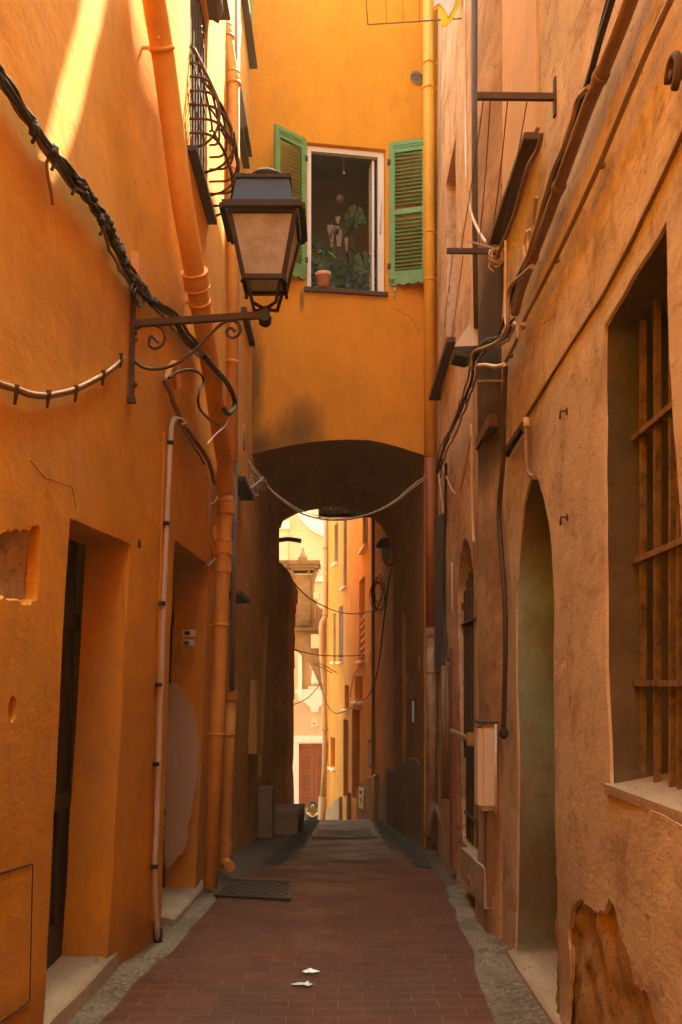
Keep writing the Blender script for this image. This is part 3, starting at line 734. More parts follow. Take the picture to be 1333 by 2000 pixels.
# round vent
c = FR(814, 152, .01); m = MB(); n = 24
m.prism([c + FD * (.088 * math.cos(2 * math.pi * k / n)) + Vector((0, 0, .088 * math.sin(2 * math.pi * k / n))) for k in range(n)], FN * .012)
v_ = m.build('vent', 'brass', hf)
m = MB()
for k in range(-6, 7):
    h_ = math.sqrt(max(0, .08 ** 2 - (k * .0125) ** 2)); q = c + FD * (k * .0125) + FN * .014
    m.bar(q - Vector((0, 0, h_)), q + Vector((0, 0, h_)), .005, .005)
for k in (-.03, 0, .03): m.bar(c - FD * .075 + FN * .014 + Vector((0, 0, k)), c + FD * .075 + FN * .014 + Vector((0, 0, k)), .005, .005)
m.build('vent_bars', 'rusty', v_)

# things in the window
pot = P(632, 560, 12.33)
t = thing('potted_plant', 'seedling with two bright green leaves in a terracotta pot on the window sill', 'plant', (pot.x, pot.y, zW0 + .0))
m = MB(); m.lathe([(.001, .0), (.068, 0), (.085, .115), (.098, .115), (.102, .165), (.092, .165), (.088, .14), (.001, .14)], (pot.x, pot.y, zW0)); m.build('pot', 'terracotta', t)
m = MB(); m.lathe([(.001, 0), (.082, 0), (.086, .015), (.001, .015)], (pot.x, pot.y, zW0 + .0)); 
m2 = MB(); m2.tube([(pot.x, pot.y, zW0 + .14), (pot.x - .005, pot.y, zW0 + .3), (pot.x + .005, pot.y, zW0 + .45)], [.005, .004, .003], 6); m.b.free(); m2.build('stem', 'leaf_bright', t)
def leaf(mb, a, b, w, droop=.03, n=8, cup=.3):
    a, b = Vector(a), Vector(b); d = b - a; side = d.cross(Vector((0, -.35, 1))).normalized(); rr = []
    for i in range(n + 1):
        t_ = i / n; c = a + d * t_ - Vector((0, 0, droop * math.sin(t_ * math.pi * .5) ** 2)) + Vector((0, 0, droop * .8 * math.sin(t_ * math.pi)))
        ww = w * math.sin(math.pi * min(1, t_ ** .8)) + .001
        rr.append([mb.b.verts.new(c - side * ww), mb.b.verts.new(c - Vector((0, 0, ww * cup))), mb.b.verts.new(c + side * ww)])
    for A, B in zip(rr, rr[1:]):
        for k in (0, 1):
            f = mb.b.faces.new((A[k], A[k + 1], B[k + 1], B[k])); f.smooth = True
tip = Vector((pot.x + .005, pot.y, zW0 + .45))
for q, w_, d_ in (((-.17, -.04, .02), .03, .02), ((.17, -.06, -.09), .032, .04), ((.1, -.02, .03), .02, .02), ((-.06, -.08, -.03), .018, .03)):
    m = MB(); leaf(m, tip, tip + Vector(q), w_, d_); m.build('leaf', 'leaf_bright', t)
# big houseplants in the dim room
def monstera(mb, c, r, tilt, ang, lobes=7):
    c = Vector(c); n = 42; q = Matrix.Rotation(ang, 3, 'Y') @ Matrix.Rotation(tilt, 3, 'X'); ctr = mb.b.verts.new(c); rim = []
    for i in range(n):
        a = 2 * math.pi * i / n; cut = 1 if (i % 6) else .45
        rr = r * (.75 + .3 * math.cos(a)) * cut if math.cos(a) > -.9 else r * .3
        v = q @ Vector((rr * math.sin(a), -.12 * r * math.cos(2 * a), rr * math.cos(a) * 1.2)); rim.append(mb.b.verts.new(c + v))
    for i in range(n):
        f = mb.b.faces.new((ctr, rim[i], rim[(i + 1) % n]))
t = thing('houseplant', 'large dark split-leaf plant filling the lower part of the open window room', 'plant', (.25, 13.0, 6.3))
for (px, py, yy_, r_, ti, an) in ((690, 432, 12.95, .16, .2, .3), (712, 525, 12.75, .17, .1, -.2), (655, 535, 12.85, .15, .3, .8), (735, 505, 12.9, .14, .1, 2.8), (615, 480, 12.9, .14, .4, -.9), (722, 560, 12.8, .13, .3, 1.9), (612, 515, 12.8, .12, .2, 2.4), (675, 560, 12.8, .12, .3, -1.5), (640, 500, 13.1, .15, .2, .4), (700, 575, 12.7, .1, .3, .1)):
    m = MB(); monstera(m, P(px, py, yy_), r_, ti, an); m.build('leaf', 'leaf_dark', t)
m = MB()
for (a, b) in (((690, 432), (690, 520)), ((690, 520), (712, 500)), ((690, 520), (735, 490)), ((690, 520), (655, 520)), ((690, 520), (685, 600))):
    m.tube([P(*a, 12.95), P((a[0] + b[0]) / 2 + 4, (a[1] + b[1]) / 2, 12.95), P(*b, 12.95)], .012, 6)
m.build('stem', 'leaf_dark', t)
random.seed(21)
for k in range(46):
    x_, y_ = random.choice(((605, 520), (620, 545), (655, 540), (690, 545), (715, 520), (730, 550), (700, 430), (690, 500)))
    p = P(x_ + random.uniform(-16, 16), y_ + random.uniform(-22, 18), random.uniform(12.65, 13.1)); a_ = random.uniform(0, 6.28)
    m = MB(); leaf(m, p, p + Vector((.17 * math.cos(a_), random.uniform(-.1, .05), .14 * math.sin(a_) - .05)), random.uniform(.025, .05), .05); m.build('leaf', 'leaf_dark', t)
t = thing('pendant_decoration', 'hanging ornament of pale wooden pieces in the dim window room', 'ornament', P(658, 480, 13.0))
for (px, py, w_, h_) in ((660, 430, .035, .05), (657, 450, .05, .06), (645, 452, .04, .09), (662, 465, .055, .12), (648, 470, .03, .09), (677, 478, .025, .09)):
    p = P(px, py, 13.0); m = MB(); m.prism([p + Vector((-w_, 0, h_)), p + Vector((w_, 0, h_)), p + Vector((w_ * .5, 0, -h_)), p + Vector((-w_ * .3, 0, -h_))], (0, .03, 0)); m.build('wood_piece', 'dim_wood', t)
m = MB(); m.ball(P(664, 388, 13.1), .055, 2); m.tube([P(664, 380, 13.1), (P(664, 380, 13.1).x, 13.1, 9.1)], .003, 5); m.build('globe', 'dim_wood', t)
m = MB(); m.tube([P(672, 300, 12.8), P(672, 335, 12.8)], .003, 5); m.ball(P(672, 338, 12.8), .016, 2, (1, 1, 1.3)); o = m.build('pull_cord', 'white_pvc'); setp(o, 'small pale pull cord hanging at the top of the dark window', 'cord')

# ================================================================== RIGHT HOUSE (near)
def MR(u, v, d): return Vector((XR(u, v) + d, u, v))
hr = thing('house', 'near salmon plastered house along the right side with barred window and arched niche', 'house', (1.2, 4, 0))
def rp(l): return yz([RW(x, y) for x, y in l])
wr = rp([(1181, 637), (1240, 532), (1302, 432), (1308, 700), (1325, 950), (1350, 1300), (1372, 1640), (1290, 1590), (1193, 1535), (1183, 1300), (1180, 900)])
al = rp([(1034, 942), (1042, 928), (1052, 938), (1063, 975), (1072, 1020), (1078, 1070), (1081, 1130), (1083, 1400), (1088, 1700), (1092, 1853)])
al = al + [(al[-1][0] - .02, .02), (RW(1008, 1700).y, .02)] + rp([(1012, 1500), (1008, 1300), (1009, 1150), (1014, 1060), (1022, 990)])
PT = [(1112, 1800), (1118, 1772), (1135, 1764), (1150, 1770), (1170, 1778), (1178, 1790), (1184, 1772), (1188, 1758), (1196, 1775), (1204, 1795), (1215, 1830), (1228, 1870), (1240, 1915), (1262, 1940), (1278, 1990), (1300, 2060), (1310, 2100), (1150, 2100), (1106, 2060), (1108, 1960), (1112, 1900)]
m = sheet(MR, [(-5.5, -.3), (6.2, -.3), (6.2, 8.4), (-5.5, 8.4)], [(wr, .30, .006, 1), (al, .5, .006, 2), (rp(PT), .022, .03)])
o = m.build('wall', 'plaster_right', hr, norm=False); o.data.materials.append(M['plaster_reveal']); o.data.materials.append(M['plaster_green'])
m = MB(); m.box((1.7, -5.5, -1), (6, 6.25, 8.3)); m.box((1.02, -5.5, 8.3), (1.8, 6.2, 8.5)); m.box((1.05, -5.5, -1), (1.7, -5.4, 8.4)); m.box((1.06, 6.15, -.5), (1.7, 6.19, 8.3)); m.build('masonry', 'plaster_right', hr)
# inner skins of the niche and the window reveal, differently coloured
ya, yb = al[-5][0], min(p[0] for p in al)
def skin(poly, d0, d1, shr, name, mat):
    m = MB(); n = len(poly); c = Vector((sum(p[0] for p in poly) / n, sum(p[1] for p in poly) / n)); q = dens(poly, .1)
    rings = []
    for d in (d0, (d0 + d1) / 2, d1):
        rings.append([m.b.verts.new(MR(*(p + (c - p).normalized() * shr), d)) for p in q])
    for A, B in zip(rings, rings[1:]):
        for k in range(len(q)):
            f = m.b.faces.new((A[k], A[(k + 1) % len(q)], B[(k + 1) % len(q)], B[k])); f.smooth = True
    return m.build(name, mat, hr)
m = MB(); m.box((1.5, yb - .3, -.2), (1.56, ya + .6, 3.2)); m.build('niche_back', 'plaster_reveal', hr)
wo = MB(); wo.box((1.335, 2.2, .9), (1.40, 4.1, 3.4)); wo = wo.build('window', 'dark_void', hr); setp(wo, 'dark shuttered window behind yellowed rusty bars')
m = MB()
for k in range(8): m.bar((1.33, 2.3 + k * .24, 1.1), (1.33, 2.3 + k * .24, 3.3), .018, .02)
for k in range(26): m.bar((1.30, 2.3 + k * .07, 2.0), (1.30, 2.3 + k * .07, 3.3), .004, .006)
for k in range(19): m.bar((1.30, 2.3, 2.0 + k * .07), (1.30, 4.0, 2.0 + k * .07), .004, .006)
m.build('mesh_screen', 'iron', wo)
def XG(px, py): dx, dz = ray(px, py); y = 1.15 / dx; return P(px, py, y)
for px in (1240, 1256, 1284, 1314, 1330, 1346, 1385, 1430):
    y = 1.15 / ((px - CX) / F); m = MB(); m.bar((1.15, y, 1.24), (1.15, y, 3.06), .022, .022); m.build('bar', 'yellow_iron', wo)
for z in (2.18, 1.60, 2.55 + .3):
    pass
for py in (1335, 1100, 862):
    q = XG(1240, py); m = MB(); m.bar((1.14, q.y + .06, q.z), (1.14, 2.7, q.z), .032, .022); m.build('cross_bar', 'yellow_iron', wo)
# sloping whitish sill
s0 = [RW(1186, 1519, .03), RW(1345, 1600, .04)]
m = MB(); m.prism([(1.012, 3.74, 1.225), (1.012, 2.55, 1.225), (1.40, 2.55, 1.30), (1.40, 3.74, 1.30)], (0, 0, -.035)); m.build('window_sill', 'step_stone', hr)
# niche threshold
worn_box([(1.56, 5.78, .07), (1.56, 4.3, .07), (1.0, 4.3, .05), (.985, 5.78, .05)], -.1, 'threshold', hr)
# bare patch low at the right
pt = [(1112, 1800), (1118, 1772), (1135, 1764), (1150, 1770), (1170, 1778), (1178, 1790), (1184, 1772), (1188, 1760), (1196, 1775), (1204, 1795), (1215, 1830), (1228, 1870), (1240, 1915), (1262, 1940), (1278, 1990), (1300, 2060), (1320, 2120), (1105, 2120), (1108, 1960), (1112, 1900)]
def wall_patch(pts, fn, name, mat, parent, off=.006, rim='dark_slate', sgn=-1, rimr=.006):
    q = [fn(x, y, off) for x, y in pts]; m = MB(); m.prism(q, (.02 * -sgn, 0, 0)); o = m.build(name, mat, parent)
    if rim:
        m = MB(); m.tube([p + Vector((sgn * .002, 0, 0)) for p in q], rimr, 6, closed=True); m.build(name + '_edge', rim, o)
    return o
m = MB(); gy = [2.6 + .035 * k for k in range(62)]; pr = None
for y in gy:
    row = [m.b.verts.new((XR(y, z) + .026 + .035 * noise.noise((y * 7, z * 6, 3)) + .022 * noise.noise((y * 19, z * 17, 3)), y, z)) for z in [-.2 + .034 * k for k in range(30)]]
    if pr:
        for k in range(29):
            f = m.b.faces.new((pr[k], pr[k + 1], row[k + 1], row[k])); f.smooth = True
    pr = row
m.build('bare_patch', 'bare_render', hr)
# dark moulding line rising to the camera
ml = [RW(x, y, .004) for x, y in ((985, 882), (1010, 842), (1060, 762), (1128, 655), (1180, 575), (1240, 460), (1300, 335), (1333, 262), (1375, 170))]
m = MB(); m.tube(ml, .009, 6); m.build('moulding', 'brown_pipe', hr)
# bits of iron left in the wall
for (px, py) in ((1108, 803), (1109, 1010)):
    a = RW(px, py); m = MB(); m.ball(a, .018, 1, (.5, .7, 1.2)); m.tube([a + Vector((.01, 0, 0)), a + Vector((-.03, 0, 0)), a + Vector((-.032, 0, -.035))], .006, 6); m.build('hook', 'rusty', hr)
# window higher up: sill seen from below, pale reveal strip
m = MB(); a = RW(1057, 255, 0); b = RW(986, 482, 0); m.box((.945, a.y, 4.425), (1.08, b.y + .05, 4.465), bev=.004); m.build('window_sill', 'sill_brown', hr)
m = MB(); m.box((1.012, 5.05, 4.50), (1.06, 6.1, 6.8)); sh = m.build('shutter', 'pink_render', hr)

a = RW(1342, 145, 0); m = MB(); pts = [a + Vector((-.04, .045 * math.cos(k * .5), .05 * math.sin(k * .5))) for k in range(10)]
m.tube(pts, .012, 8); m.bar(a + Vector((-.05, 0, 0)), a + Vector((.02, 0, 0)), .02); m.build('iron_hook', 'rusty', hr)

# ================================================================== RIGHT HOUSE (beyond the pier)
h2r = thing('house', 'pale peeling house right of the passage with a barred arch and stone threshold', 'house', (1.2, 9, gz(9)))
al2 = rp([(903, 1062), (908, 1050), (914, 1056), (921, 1085), (926, 1130), (930, 1200), (933, 1500)])
al2 = al2 + [(al2[-1][0] - .06, .25), (RW(903, 1500).y, .25)] + rp([(898, 1400), (896, 1250), (895, 1150), (898, 1100)])
def MR2(u, v, d): return Vector((XR(u, v) + d, u, v))
PZ = 9.9
wins = [(9.05, PZ - 5.0), (9.05, PZ - 3.2), (9.9, PZ - 3.2), (9.9, PZ - 5.0)]
# unseen and added to shape the streaks; slots in the parapet let the sun through
def back(px, py, fn=L):   # wall point on the left -> crossing of the right wall plane
    p = fn(px, py); t_ = (1.08 - p.x) / -SD.x; q = p - SD * t_; return (q.y, q.z)
s1 = [back(196, -160), back(228, -160), back(203, 30), back(150, 250), back(118, 322), back(100, 345), back(78, 318), back(100, 235), back(158, 20)]
e1, e2 = back(246, -140), back(286, 120)
m = sheet(MR2, [(6.2, -.6), (12.75, -1.3), (12.75, PZ), (6.2, PZ)], [(al2, .35), (wins, .25)], .25, .004)
m.build('wall', 'plaster_right_far', h2r, norm=False)
def MMask(u, v, d): return Vector((lerp([(6, 1.08), (10.4, 1.09), (11.8, 1.19), (12.8, 1.28)], u) + d, u + d * 2.045, v + d * 3.18))
po = [(6.2, PZ), (12.75, PZ), (12.75, 13.0), (11.7, 12.45), (10.4, 11.9), e2, e1, (e1[0], 12.9), (7.4, 12.9), (7.3, 10.9), (6.2, 10.9)]
sheet(MMask, po, [(s1, .2)], .4, .0).build('sun_mask', 'plaster_right_far', h2r, norm=False)
sheet(lambda u, v, d: MMask(u, v, .2 + d), po, [(s1, .0)], .4, .0).build('sun_mask_back', 'plaster_right_far', h2r, norm=False)
m = MB(); m.box((1.55, 6.3, -2), (4.0, 12.7, 9.8)); m.box((1.3, 6.25, 9.75), (1.6, 12.7, 9.92)); m.build('masonry', 'plaster_right_far', h2r)
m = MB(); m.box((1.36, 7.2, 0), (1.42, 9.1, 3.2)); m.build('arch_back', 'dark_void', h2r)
m = MB(); m.box((1.3, 9.0, PZ - 5.05), (1.36, 9.95, PZ - 3.15)); m.build('shutter', 'wood_brown', h2r)
# iron gate in the second arch
t = thing('iron_gate', 'tall black iron bar gate closing the small arch on the right', 'gate', (1.1, 8.2, .27))
ga, gb = al2[-6][0], al2[6][0]
y0g, y1g = min(p[0] for p in al2) + .02, max(p[0] for p in al2) - .02
for k in range(9):
    y = y0g + (y1g - y0g) * k / 8; m = MB(); m.bar((1.10, y, .27), (1.10, y, 2.35 + .25 * math.sin(math.pi * k / 8)), .018); m.build('bar', 'brass' if k in (1, 3) else 'iron', t)
for z in (.5, 1.15, 2.15): m = MB(); m.bar((1.10, y0g, z), (1.10, y1g, z), .04, .015); m.build('rail', 'iron', t)
m = MB(); m.box((1.115, y0g, .27), (1.125, y1g, 2.15)); m.build('back_sheet', 'dark_void', t)
m = MB(); m.bar((1.0, y0g - .05, 1.18), (1.0, y1g, 1.2), .03); m.box((.97, y0g - .02, 1.14), (1.03, y0g + .06, 1.24)); m.build('bolt', 'brass', t)
# mortared ring round the arch
cy_, n_ = (y0g + y1g) / 2, 0
# cream threshold block
m = MB(); q = [RW(901, 1655, .07), RW(946, 1697, .08), RW(946, 1775, .09), RW(900, 1712, .08)]
m.prism(q, (.3, 0, 0)); o = m.build('threshold_block', 'white_stucco', h2r); o.data.materials[0] = M['step_stone']
q = gp(0, 0, 0) if False else RW(916, 1718, .092); m = MB(); m.ball(q, .035, 2, (.3, 1.2, 1.1)); m.build('chipped_hole', 'pipe_red', o)
# pier with its stained upper part, between the two right houses
m = MB()
prof = [(1.06, 6.18), (1.025, 6.22), (.975, 6.60), (.975, 6.92), (1.10, 6.95)]
zs = [-.3 + .25 * k for k in range(49)]; pr = None
dn = []
for i in range(len(prof) - 1):
    for k in range(4): dn.append(Vector(prof[i]).lerp(Vector(prof[i + 1]), k / 4))
dn.append(Vector(prof[-1]))
for z in zs:
    row = [m.b.verts.new((p.x + .012 * noise.noise((p.y * 3, z * 1.5, 4)) - (.02 if z < .3 else 0), p.y, z)) for p in dn]
    if pr:
        for k in range(len(dn) - 1):
            f = m.b.faces.new((pr[k], pr[k + 1], row[k + 1], row[k])); f.smooth = True
    pr = row
m.b.faces.new(pr)
pier = m.build('masonry_pier', 'plaster_pier', norm=True); setp(pier, 'blotched plaster pier with a stained dark upper part between the right houses', 'pier')
m = MB(); p = RW(960, 845, .0); m.box((.957, 6.3, p.z - .03), (1.05, 6.94, p.z + .05)); m.build('pier_band', 'wood_brown', pier)

# ================================================================== RIGHT: dado, things in the passage
def dado(pts, name, th=.12, label=None):
    m = MB(); xs = []
    top = [(y, z) for y, z in pts]; pr = None
    for y, z in top:
        x = lerp([(12.6, 1.24), (17.8, .955), (21, 1.02), (24, 1.0)], y) - th
        row = [m.b.verts.new((x, y, -3.2)), m.b.verts.new((x, y, z - .02)), m.b.verts.new((x + .02, y, z)), m.b.verts.new((x + th + .35, y, z + .02))]
        if pr:
            for k in range(3): m.b.faces.new((pr[k], pr[k + 1], row[k + 1], row[k]))
        else: m.b.faces.new(row + [m.b.verts.new((x + th + .35, y, -3.2))])
        pr = row
    m.b.faces.new(pr + [m.b.verts.new((pr[3].co.x, pr[3].co.y, -3.2))])
    o = m.build(name, 'plaster_dado'); setp(o, label, 'wall base'); return o
def yzof(px, py, x): y = x / ((px - CX) / F); return (y, 1.6 + (CY - py) / F * y)
dado([(12.95, .45), (13.4, .52), (14.2, .56), (15.0, .50), (15.7, .33), (16.4, .18), (17.3, .10), (17.9, .06)], 'cement_buttress', .10, 'grey cement wall base with a rounded hump along the right of the passage')
dado([(19.2, -.02), (20.0, -.12), (21.0, -.30), (22.0, -.62), (23.0, -1.0), (23.9, -1.3)], 'cement_buttress', .10, 'grey cement wall base carrying the pale notice, past the passage')

# ================================================================== FAR RIGHT HOUSE, curving away
pl = [(1.16, 18.05), (1.05, 21), (.86, 25.5), (.55, 30), (.12, 34), (-.33, 37.0), (-.57, 38.6), (-.50, 39.4), (1.5, 40.2)]
acc = [0]
for a, b in zip(pl, pl[1:]): acc.append(acc[-1] + math.dist(a, b))
def C3(s_, z, d=0):
    s_ = max(0, min(acc[-1] - 1e-4, s_))
    for i in range(len(pl) - 1):
        if s_ <= acc[i + 1]: break
    t_ = (s_ - acc[i]) / (acc[i + 1] - acc[i]); a, b = Vector(pl[i]), Vector(pl[i + 1]); p = a.lerp(b, t_)
    def tan(j): j = max(0, min(len(pl) - 2, j)); return (Vector(pl[j + 1]) - Vector(pl[j])).normalized()
    tn = (tan(i).lerp(tan(i + 1), max(0, t_ - .5)) if t_ > .5 else tan(i - 1).lerp(tan(i), t_ + .5)).normalized()
    nn = Vector((-tn.y, tn.x)); p = p - nn * d       # nn points into the lane
    return Vector((p.x, p.y, z))
def far_s(px):
    dx = (px - CX) / F; best = None
    for k in range(4000):
        s_ = acc[6] * k / 4000; q = C3(s_, 0)
        e = abs(q.x / q.y - dx)
        if best is None or e < best[0]: best = (e, s_)
    return best[1]
def far_pt(px, py):
    s_ = far_s(px); q = C3(s_, 0); return (s_, 1.6 + (CY - py) / F * q.y)
hfr = thing('house', 'sunlit yellow house curving away beyond the passage with tall louvred shutters', 'house', (.6, 30, gz(20) - 2))
op = []   # (px0, px1, ytop, ybottom, kind)
FARW = [(653, 661, 1022, 1100, 'sh'), (671, 678, 990, 1146, 'sh'), (708, 719, 960, 1070, 'sh'), (651, 657, 1198, 1292, 'sh'), (662, 671, 1184, 1292, 'sh'),
        (702, 713, 1130, 1290, 'dk'), (673.5, 682, 1338, 1385, 'dk'), (693, 709, 1320, 1370, 'dk'), (671, 681, 1406, 1560, 'dr'), (688, 703, 1385, 1566, 'dr'), (646, 655, 1440, 1500, 'dk'), (722, 724, 1276, 1305, 'dk')]
holes = []; info = []
for (a, b, t0, b0, k) in FARW:
    A = far_pt(a, t0); B = far_pt(b, t0); C_ = far_pt(a, b0); D_ = far_pt(b, b0)
    zt, zb = (A[1] + B[1]) / 2, (C_[1] + D_[1]) / 2
    holes.append(([(min(A[0], B[0]), zb), (min(A[0], B[0]), zt), (max(A[0], B[0]), zt), (max(A[0], B[0]), zb)], .3 if k != 'sh' else .10)); info.append((min(A[0], B[0]), max(A[0], B[0]), zb, zt, k))
m = sheet(lambda u, v, d: C3(u, v, -d * -1 if False else d), [(0, -6), (acc[-1], -6), (acc[-1], 12.2), (0, 12.2)], holes, .6, .004)
m.build('wall', 'plaster_far', hfr, norm=False)
m = MB(); m.prism([(1.9, 18.1, 12.1), (1.9, 21, 12.1), (1.7, 25.5, 12.1), (1.4, 30, 12.1), (1.0, 34, 12.1), (.6, 37, 12.1), (.5, 38.6, 12.1), (5, 40, 12.1), (6, 18.1, 12.1)], (0, 0, -18)); m.build('masonry', 'plaster_far', hfr)
m = MB(); m.prism([C3(acc[-1] * k / 30, 12.2) for k in range(31)] + [Vector((6, 40, 12.2)), Vector((6, 18.1, 12.2))], (0, 0, .2)); m.build('roof', 'terracotta', hfr)
for (s0, s1_, z0, z1, k) in info:
    if k == 'sh':
        m = MB(); n = 4
        for fr_ in ((s0 - .0, s0 + .06), (s1_ - .06, s1_), ((s0 + s1_) / 2 - .04, (s0 + s1_) / 2 + .04)):
            m.prism([C3(fr_[0], z0, .03), C3(fr_[1], z0, .03), C3(fr_[1], z1, .03), C3(fr_[0], z1, .03)], (.05, .02, 0))
        o = m.build('shutter', 'shutter_grey', hfr)
        m = MB(); z = z0
        while z < z1 - .03:
            m.prism([C3(s0, z, .02), C3(s1_, z, .02), C3(s1_, z + .045, .06), C3(s0, z + .045, .06)], (.012, .004, 0)); z += .095
        m.build('slats', 'shutter_grey', o)
        m = MB(); m.prism([C3(s0, z0, .09), C3(s1_, z0, .09), C3(s1_, z1, .09), C3(s0, z1, .09)], (.02, .01, 0)); m.build('window', 'dark_void', hfr)
    else:
        m = MB(); m.prism([C3(s0 - .05, z0, .29), C3(s1_ + .05, z0, .29), C3(s1_ + .05, z1, .29), C3(s0 - .05, z1, .29)], (.02, .01, 0)); m.build('door' if k == 'dr' else 'window', 'door_dark' if k == 'dr' else 'wood_brown', hfr)
    if k != 'dr' and s1_ - s0 > .3:
        m = MB(); m.prism([C3(s0 - .1, z0 - .08, -.12), C3(s1_ + .1, z0 - .08, -.12), C3(s1_ + .1, z0 - .08, .15), C3(s0 - .1, z0 - .08, .15)], (0, 0, .07)); m.build('window_sill', 'white_stucco', hfr)
# louvred bottom of the long dark opening
s0, s1_, z0, z1, k = info[5]
m = MB()
for i in range(6): m.bar(C3(s0, z0 + .25 + i * .22, .05), C3(s1_, z0 + .15 + i * .22, .05), .02, .03)
m.build('airer_rails', 'white_stucco', hfr)
# number plates, notices, downpipes on the far houses
def far_plate(px0, px1, t0, b0, name, mat, label, cat, off=.03):
    A = far_pt(px0, t0); B = far_pt(px1, t0); z1 = (A[1] + B[1]) / 2; C_ = far_pt(px0, b0); D_ = far_pt(px1, b0); z0 = (C_[1] + D_[1]) / 2
    m = MB(); m.prism([C3(A[0], z0, -off), C3(B[0], z0, -off), C3(B[0], z1, -off), C3(A[0], z1, -off)], (off * .8, 0, 0)); o = m.build(name, mat); setp(o, label, cat); return o, (A[0], B[0], z0, z1)
o, (a, b, c, d) = far_plate(723, 731, 1446, 1500, 'wall_plaque', 'rusty', 'dull framed plaque on the orange wall above the grey cement base', 'plaque', .04)
m = MB(); m.prism([C3(a - .1, c + .08, -.045), C3(b + .1, c + .08, -.045), C3(b + .1, d - .08, -.045), C3(a - .1, d - .08, -.045)], (.004, 0, 0)); m.build('panel', 'cable_grey', o)
o, (a, b, c, d) = far_plate(637.5, 641, 1448, 1485, 'wall_plaque', 'white_stucco', 'slim white framed plaque at the near corner beside the tall far downpipe', 'plaque', .04)
m = MB(); m.prism([C3(a - .03, c + .05, -.045), C3(b + .03, c + .05, -.045), C3(b + .03, d - .05, -.045), C3(a - .03, d - .05, -.045)], (.004, 0, 0)); m.build('panel', 'pink_render', o)
def plX(px, py, x): y = x / ((px - CX) / F); return P(px, py, y)
for n_, seg in enumerate(([(641, 1590), (650, 1572), (660, 1562), (669, 1556)], [(683, 1552), (686, 1548)], [(704, 1540), (710, 1530), (720, 1522), (730, 1515), (741, 1512)])):
    fp_ = [far_pt(*v) for v in seg]; m = MB(); pr = None; pts_ = []
    for (a_, b_) in zip(fp_, fp_[1:]):
        for k in range(5): t_ = k / 5; pts_.append((a_[0] + (b_[0] - a_[0]) * t_, a_[1] + (b_[1] - a_[1]) * t_))
    pts_.append(fp_[-1])
    for s_, z_ in pts_:
        row = [m.b.verts.new(C3(s_, -6, -.12)), m.b.verts.new(C3(s_, z_ - .05, -.12)), m.b.verts.new(C3(s_, z_, -.06)), m.b.verts.new(C3(s_, z_ + .02, .2)), m.b.verts.new(C3(s_, -6, .2))]
        if pr:
            for k in range(5): m.b.faces.new((pr[k], pr[(k + 1) % 5], row[(k + 1) % 5], row[k]))
        else: m.b.faces.new(row)
        pr = row
    m.b.faces.new(pr); m.build('cement_base', 'plaster_dado', hfr)
qq = []
for (x, y) in ((712, 1537), (722, 1541), (721.5, 1581), (711.5, 1577)):
    s_, z_ = far_pt(x, y); qq.append(C3(s_, z_, -.16))
m = MB(); m.prism(qq, (.035, .01, 0)); o = m.build('notice_board', 'meter_white'); setp(o, 'pale enamel notice with a dark emblem on the grey cement base', 'notice')
m = MB(); c1 = sum(qq[1:], qq[0]) * .25; m.ball(c1 - Vector((.012, 0, .04)), .05, 2, (.3, 2.2, 1.2)); e_ = (qq[1] - qq[0]).normalized() * .3; q_ = c1 + Vector((-.012, 0, .17)); m.bar(q_ - e_, q_ + e_, .01, .09); m.build('emblem', 'dark_slate', o)
# tall far pipe at the corner
t = thing('drainpipe', 'tall pale downpipe with a jog at the far corner of the yellow house', 'drainpipe', P(632, 1600, 38.2))
yy_ = 38.2
m = MB(); m.tube([P(637, 960, yy_), P(636, 1196, yy_), P(635, 1206, yy_), P(629, 1216, yy_), P(628, 1226, yy_), P(628, 1270, yy_), P(633, 1330, yy_), P(635, 1420, yy_), P(634, 1500, yy_), P(630, 1556, yy_)], .10, 12); m.build('pipe', 'tan_pipe', t)
m = MB(); m.tube([P(630, 1556, yy_), P(628, 1640, yy_)], .15, 12); m.build('pipe_foot', 'tan_pipe', t)
for py in (1070, 1200, 1425, 1558):
    q = P({1070: 636.5, 1200: 636, 1425: 635, 1558: 630}[py], py, yy_); m = MB(); m.tube([q - Vector((0, 0, .04)), q + Vector((0, 0, .04))], .13, 12); m.build('pipe_collar', 'tan_pipe', t)
# dark brown pipe between far houses
t = thing('drainpipe', 'thin brown downpipe down the far house right of the long dark opening', 'drainpipe', (.97, 22.6, -1.2))
m = MB(); s_ = far_s(734); m.tube([C3(s_, 12, -.06), C3(s_, -1.2, -.06)], .05, 8); m.build('pipe', 'brown_pipe', t)
# balcony floor just past the passage
m = MB()
for k in range(12): x = -.42 + k * .115; m.box((x, 18.3, 5.02), (x + .095, 19.4, 5.07))
b_ = m.build('balcony', 'wood_toy'); setp(b_, 'slatted underside of a wooden balcony above the far mouth of the passage', 'balcony')
m = MB(); m.box((-.45, 18.28, 4.96), (.98, 18.36, 5.12)); m.box((-.45, 19.34, 4.96), (.98, 19.42, 5.12)); m.build('beam', 'wood_brown', b_)

